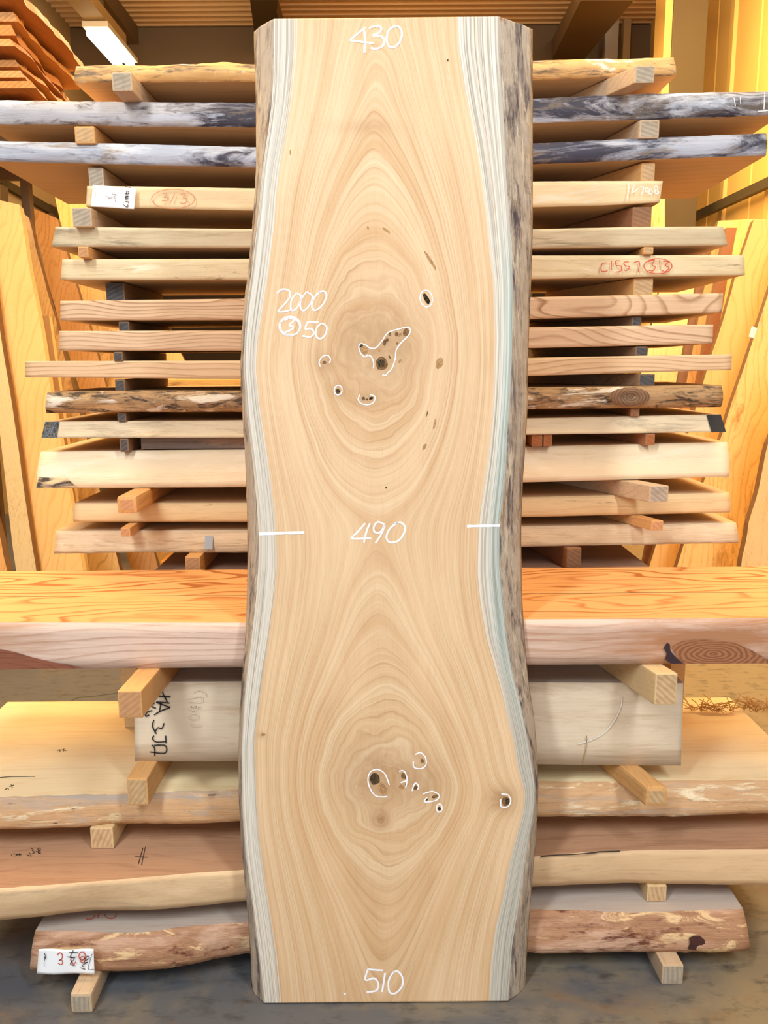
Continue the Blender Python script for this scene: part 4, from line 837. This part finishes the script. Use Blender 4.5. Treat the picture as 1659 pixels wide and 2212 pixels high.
lbl = disc('paper_label', [(1624, 704), (1636, 709), (1628, 731), (1617, 727)], faceY(4.32), M_paper, lb)
# background pile seen through the gaps of the rear stack
BG = [wood('far_pile_orange', 'd8943e', 'b0702a', rings=.3, rs=9), wood('far_pile_gold', 'e9b666', 'c08a42', rings=.3, rs=9, patches=[('8a5a2a', 3, 16, .62, .05, 1)])]
xg0, xg1 = xat(345, 4.3, 1.2), xat(700, 4.3, 1.2)
for s_, (a_, b_, nm) in enumerate(((345, 700, 'left'), (900, 1290, 'right'))):
    x0, x1 = xat(a_, 4.4, 1.2), xat(b_, 4.4, 1.2)
    z_ = 0.0
    for q in range(14):
        h_ = .075+.03*((q*7+s_*3) % 3)/2
        jx = .05*math.sin(q*2.3+s_)
        if q % 2 == 0 or True:
            tag(box('stacked_plank', x0+jx, x1+jx, 4.4+.02*math.sin(q*1.7), 4.95, z_, z_+h_-.002, BG[(q+s_) % 2], bev=.004),
                'orange plank of the far pile glimpsed through the rear stack gaps, %s of the slab' % nm, 'plank', 'planks of the %s far pile' % nm)
        z_ += h_

# high pile on a rack at upper left, planks running away from the camera
pm = [wood('pile_plank_%d' % k, a_, b_, axis='Y', rings=.3, rs=10, tone=.5) for k, (a_, b_) in enumerate((('c48c58', '9c683c'), ('cf9f68', 'aa7c4a'), ('b67e4c', '8c5c34')))]
pe = [endgrain('pile_end_%d' % k, a_, b_, 120) for k, (a_, b_) in enumerate((('cf9c64', 'a87444'), ('dcb07a', 'b88452')))]
names = ['lowest', 'second', 'third', 'fourth', 'fifth', 'sixth', 'seventh', 'eighth', 'topmost']
Zr = 2.44; zc = Zr
yt0 = 4.15
lay = [  # px of right near corner, px of right far corner, thickness
    (95, 206, .04), (72, 200, .035), (80, 178, .03), (52, 170, .03), (48, 168, .03), (38, 172, .032), (34, 160, .045), (42, 170, .04), (50, 182, .05)]
posz = []
for k, (a_, b_, th) in enumerate(lay):
    Yn = 4.15+.05*math.sin(k*2.1); Yf_ = 5.15+.08*math.sin(k*1.3)
    xn = xat(a_-6, Yn, zc); xf = xat(b_, Yf_, zc)
    V, Fc, mi = [], [], []; n = 24
    for i in range(n+1):
        f = i/n; y = Yn+(Yf_-Yn)*f; xr = xn+(xf-xn)*f+.028*mnoise.fractal(Vector((f*4, k*5.1, 0)), 1, 2, 3)
        V += [(-2.75, y, zc+th), (xr-.012, y, zc+th), (xr+.008, y, zc), (-2.75, y, zc)]
    for i in range(n):
        a = 4*i
        for q in range(4): Fc.append((a+q, a+(q+1) % 4, a+4+(q+1) % 4, a+4+q)); mi.append(0)
    Fc += [(3, 2, 1, 0), (4*n, 4*n+1, 4*n+2, 4*n+3)]; mi += [1, 1]
    tag(link('piled_plank', V, Fc, [pm[k % 3], pe[k % 2]], None, mi), 'orange plank in the high pile at upper left, %s in the pile' % names[k], 'plank', None)
    zc += th
    if k < 8:
        for q, yy in enumerate((4.35, 4.95)):
            xx = min(xn, xf)-.02
            xr2 = xn+(xf-xn)*((yy-Yn)/(Yf_-Yn))
            tag(box('thin_batten', -2.72, xr2-.03, yy, yy+.03, zc+.0005, zc+.0285, pm[1], bev=.002), 'thin %s batten of the high pile at upper left, above the %s plank' % (('front', 'back')[q], names[k]), 'batten')
        zc += .029
# rack carrying the pile
rack = bpy.data.objects.new('storage_rack', None); COL.objects.link(rack); rack.location = (-2.3, 4.6, 0)
tag(rack, 'brown steel rack holding the high plank pile at upper left', 'rack')
def rbox(nm, *a, **k):
    o = box(nm, *a, M_steel, bev=.003); o.parent = rack; o.matrix_parent_inverse = Matrix.Translation((2.3, -4.6, 0)); return o
for y in (4.3, 5.0): rbox('shelf_beam', -2.8, -1.72, y, y+.05, 2.36, 2.438)
for x in (-2.8, -2.06):
    for y in (4.3, 5.0): rbox('post', x, x+.05, y, y+.05, 0, 2.36)
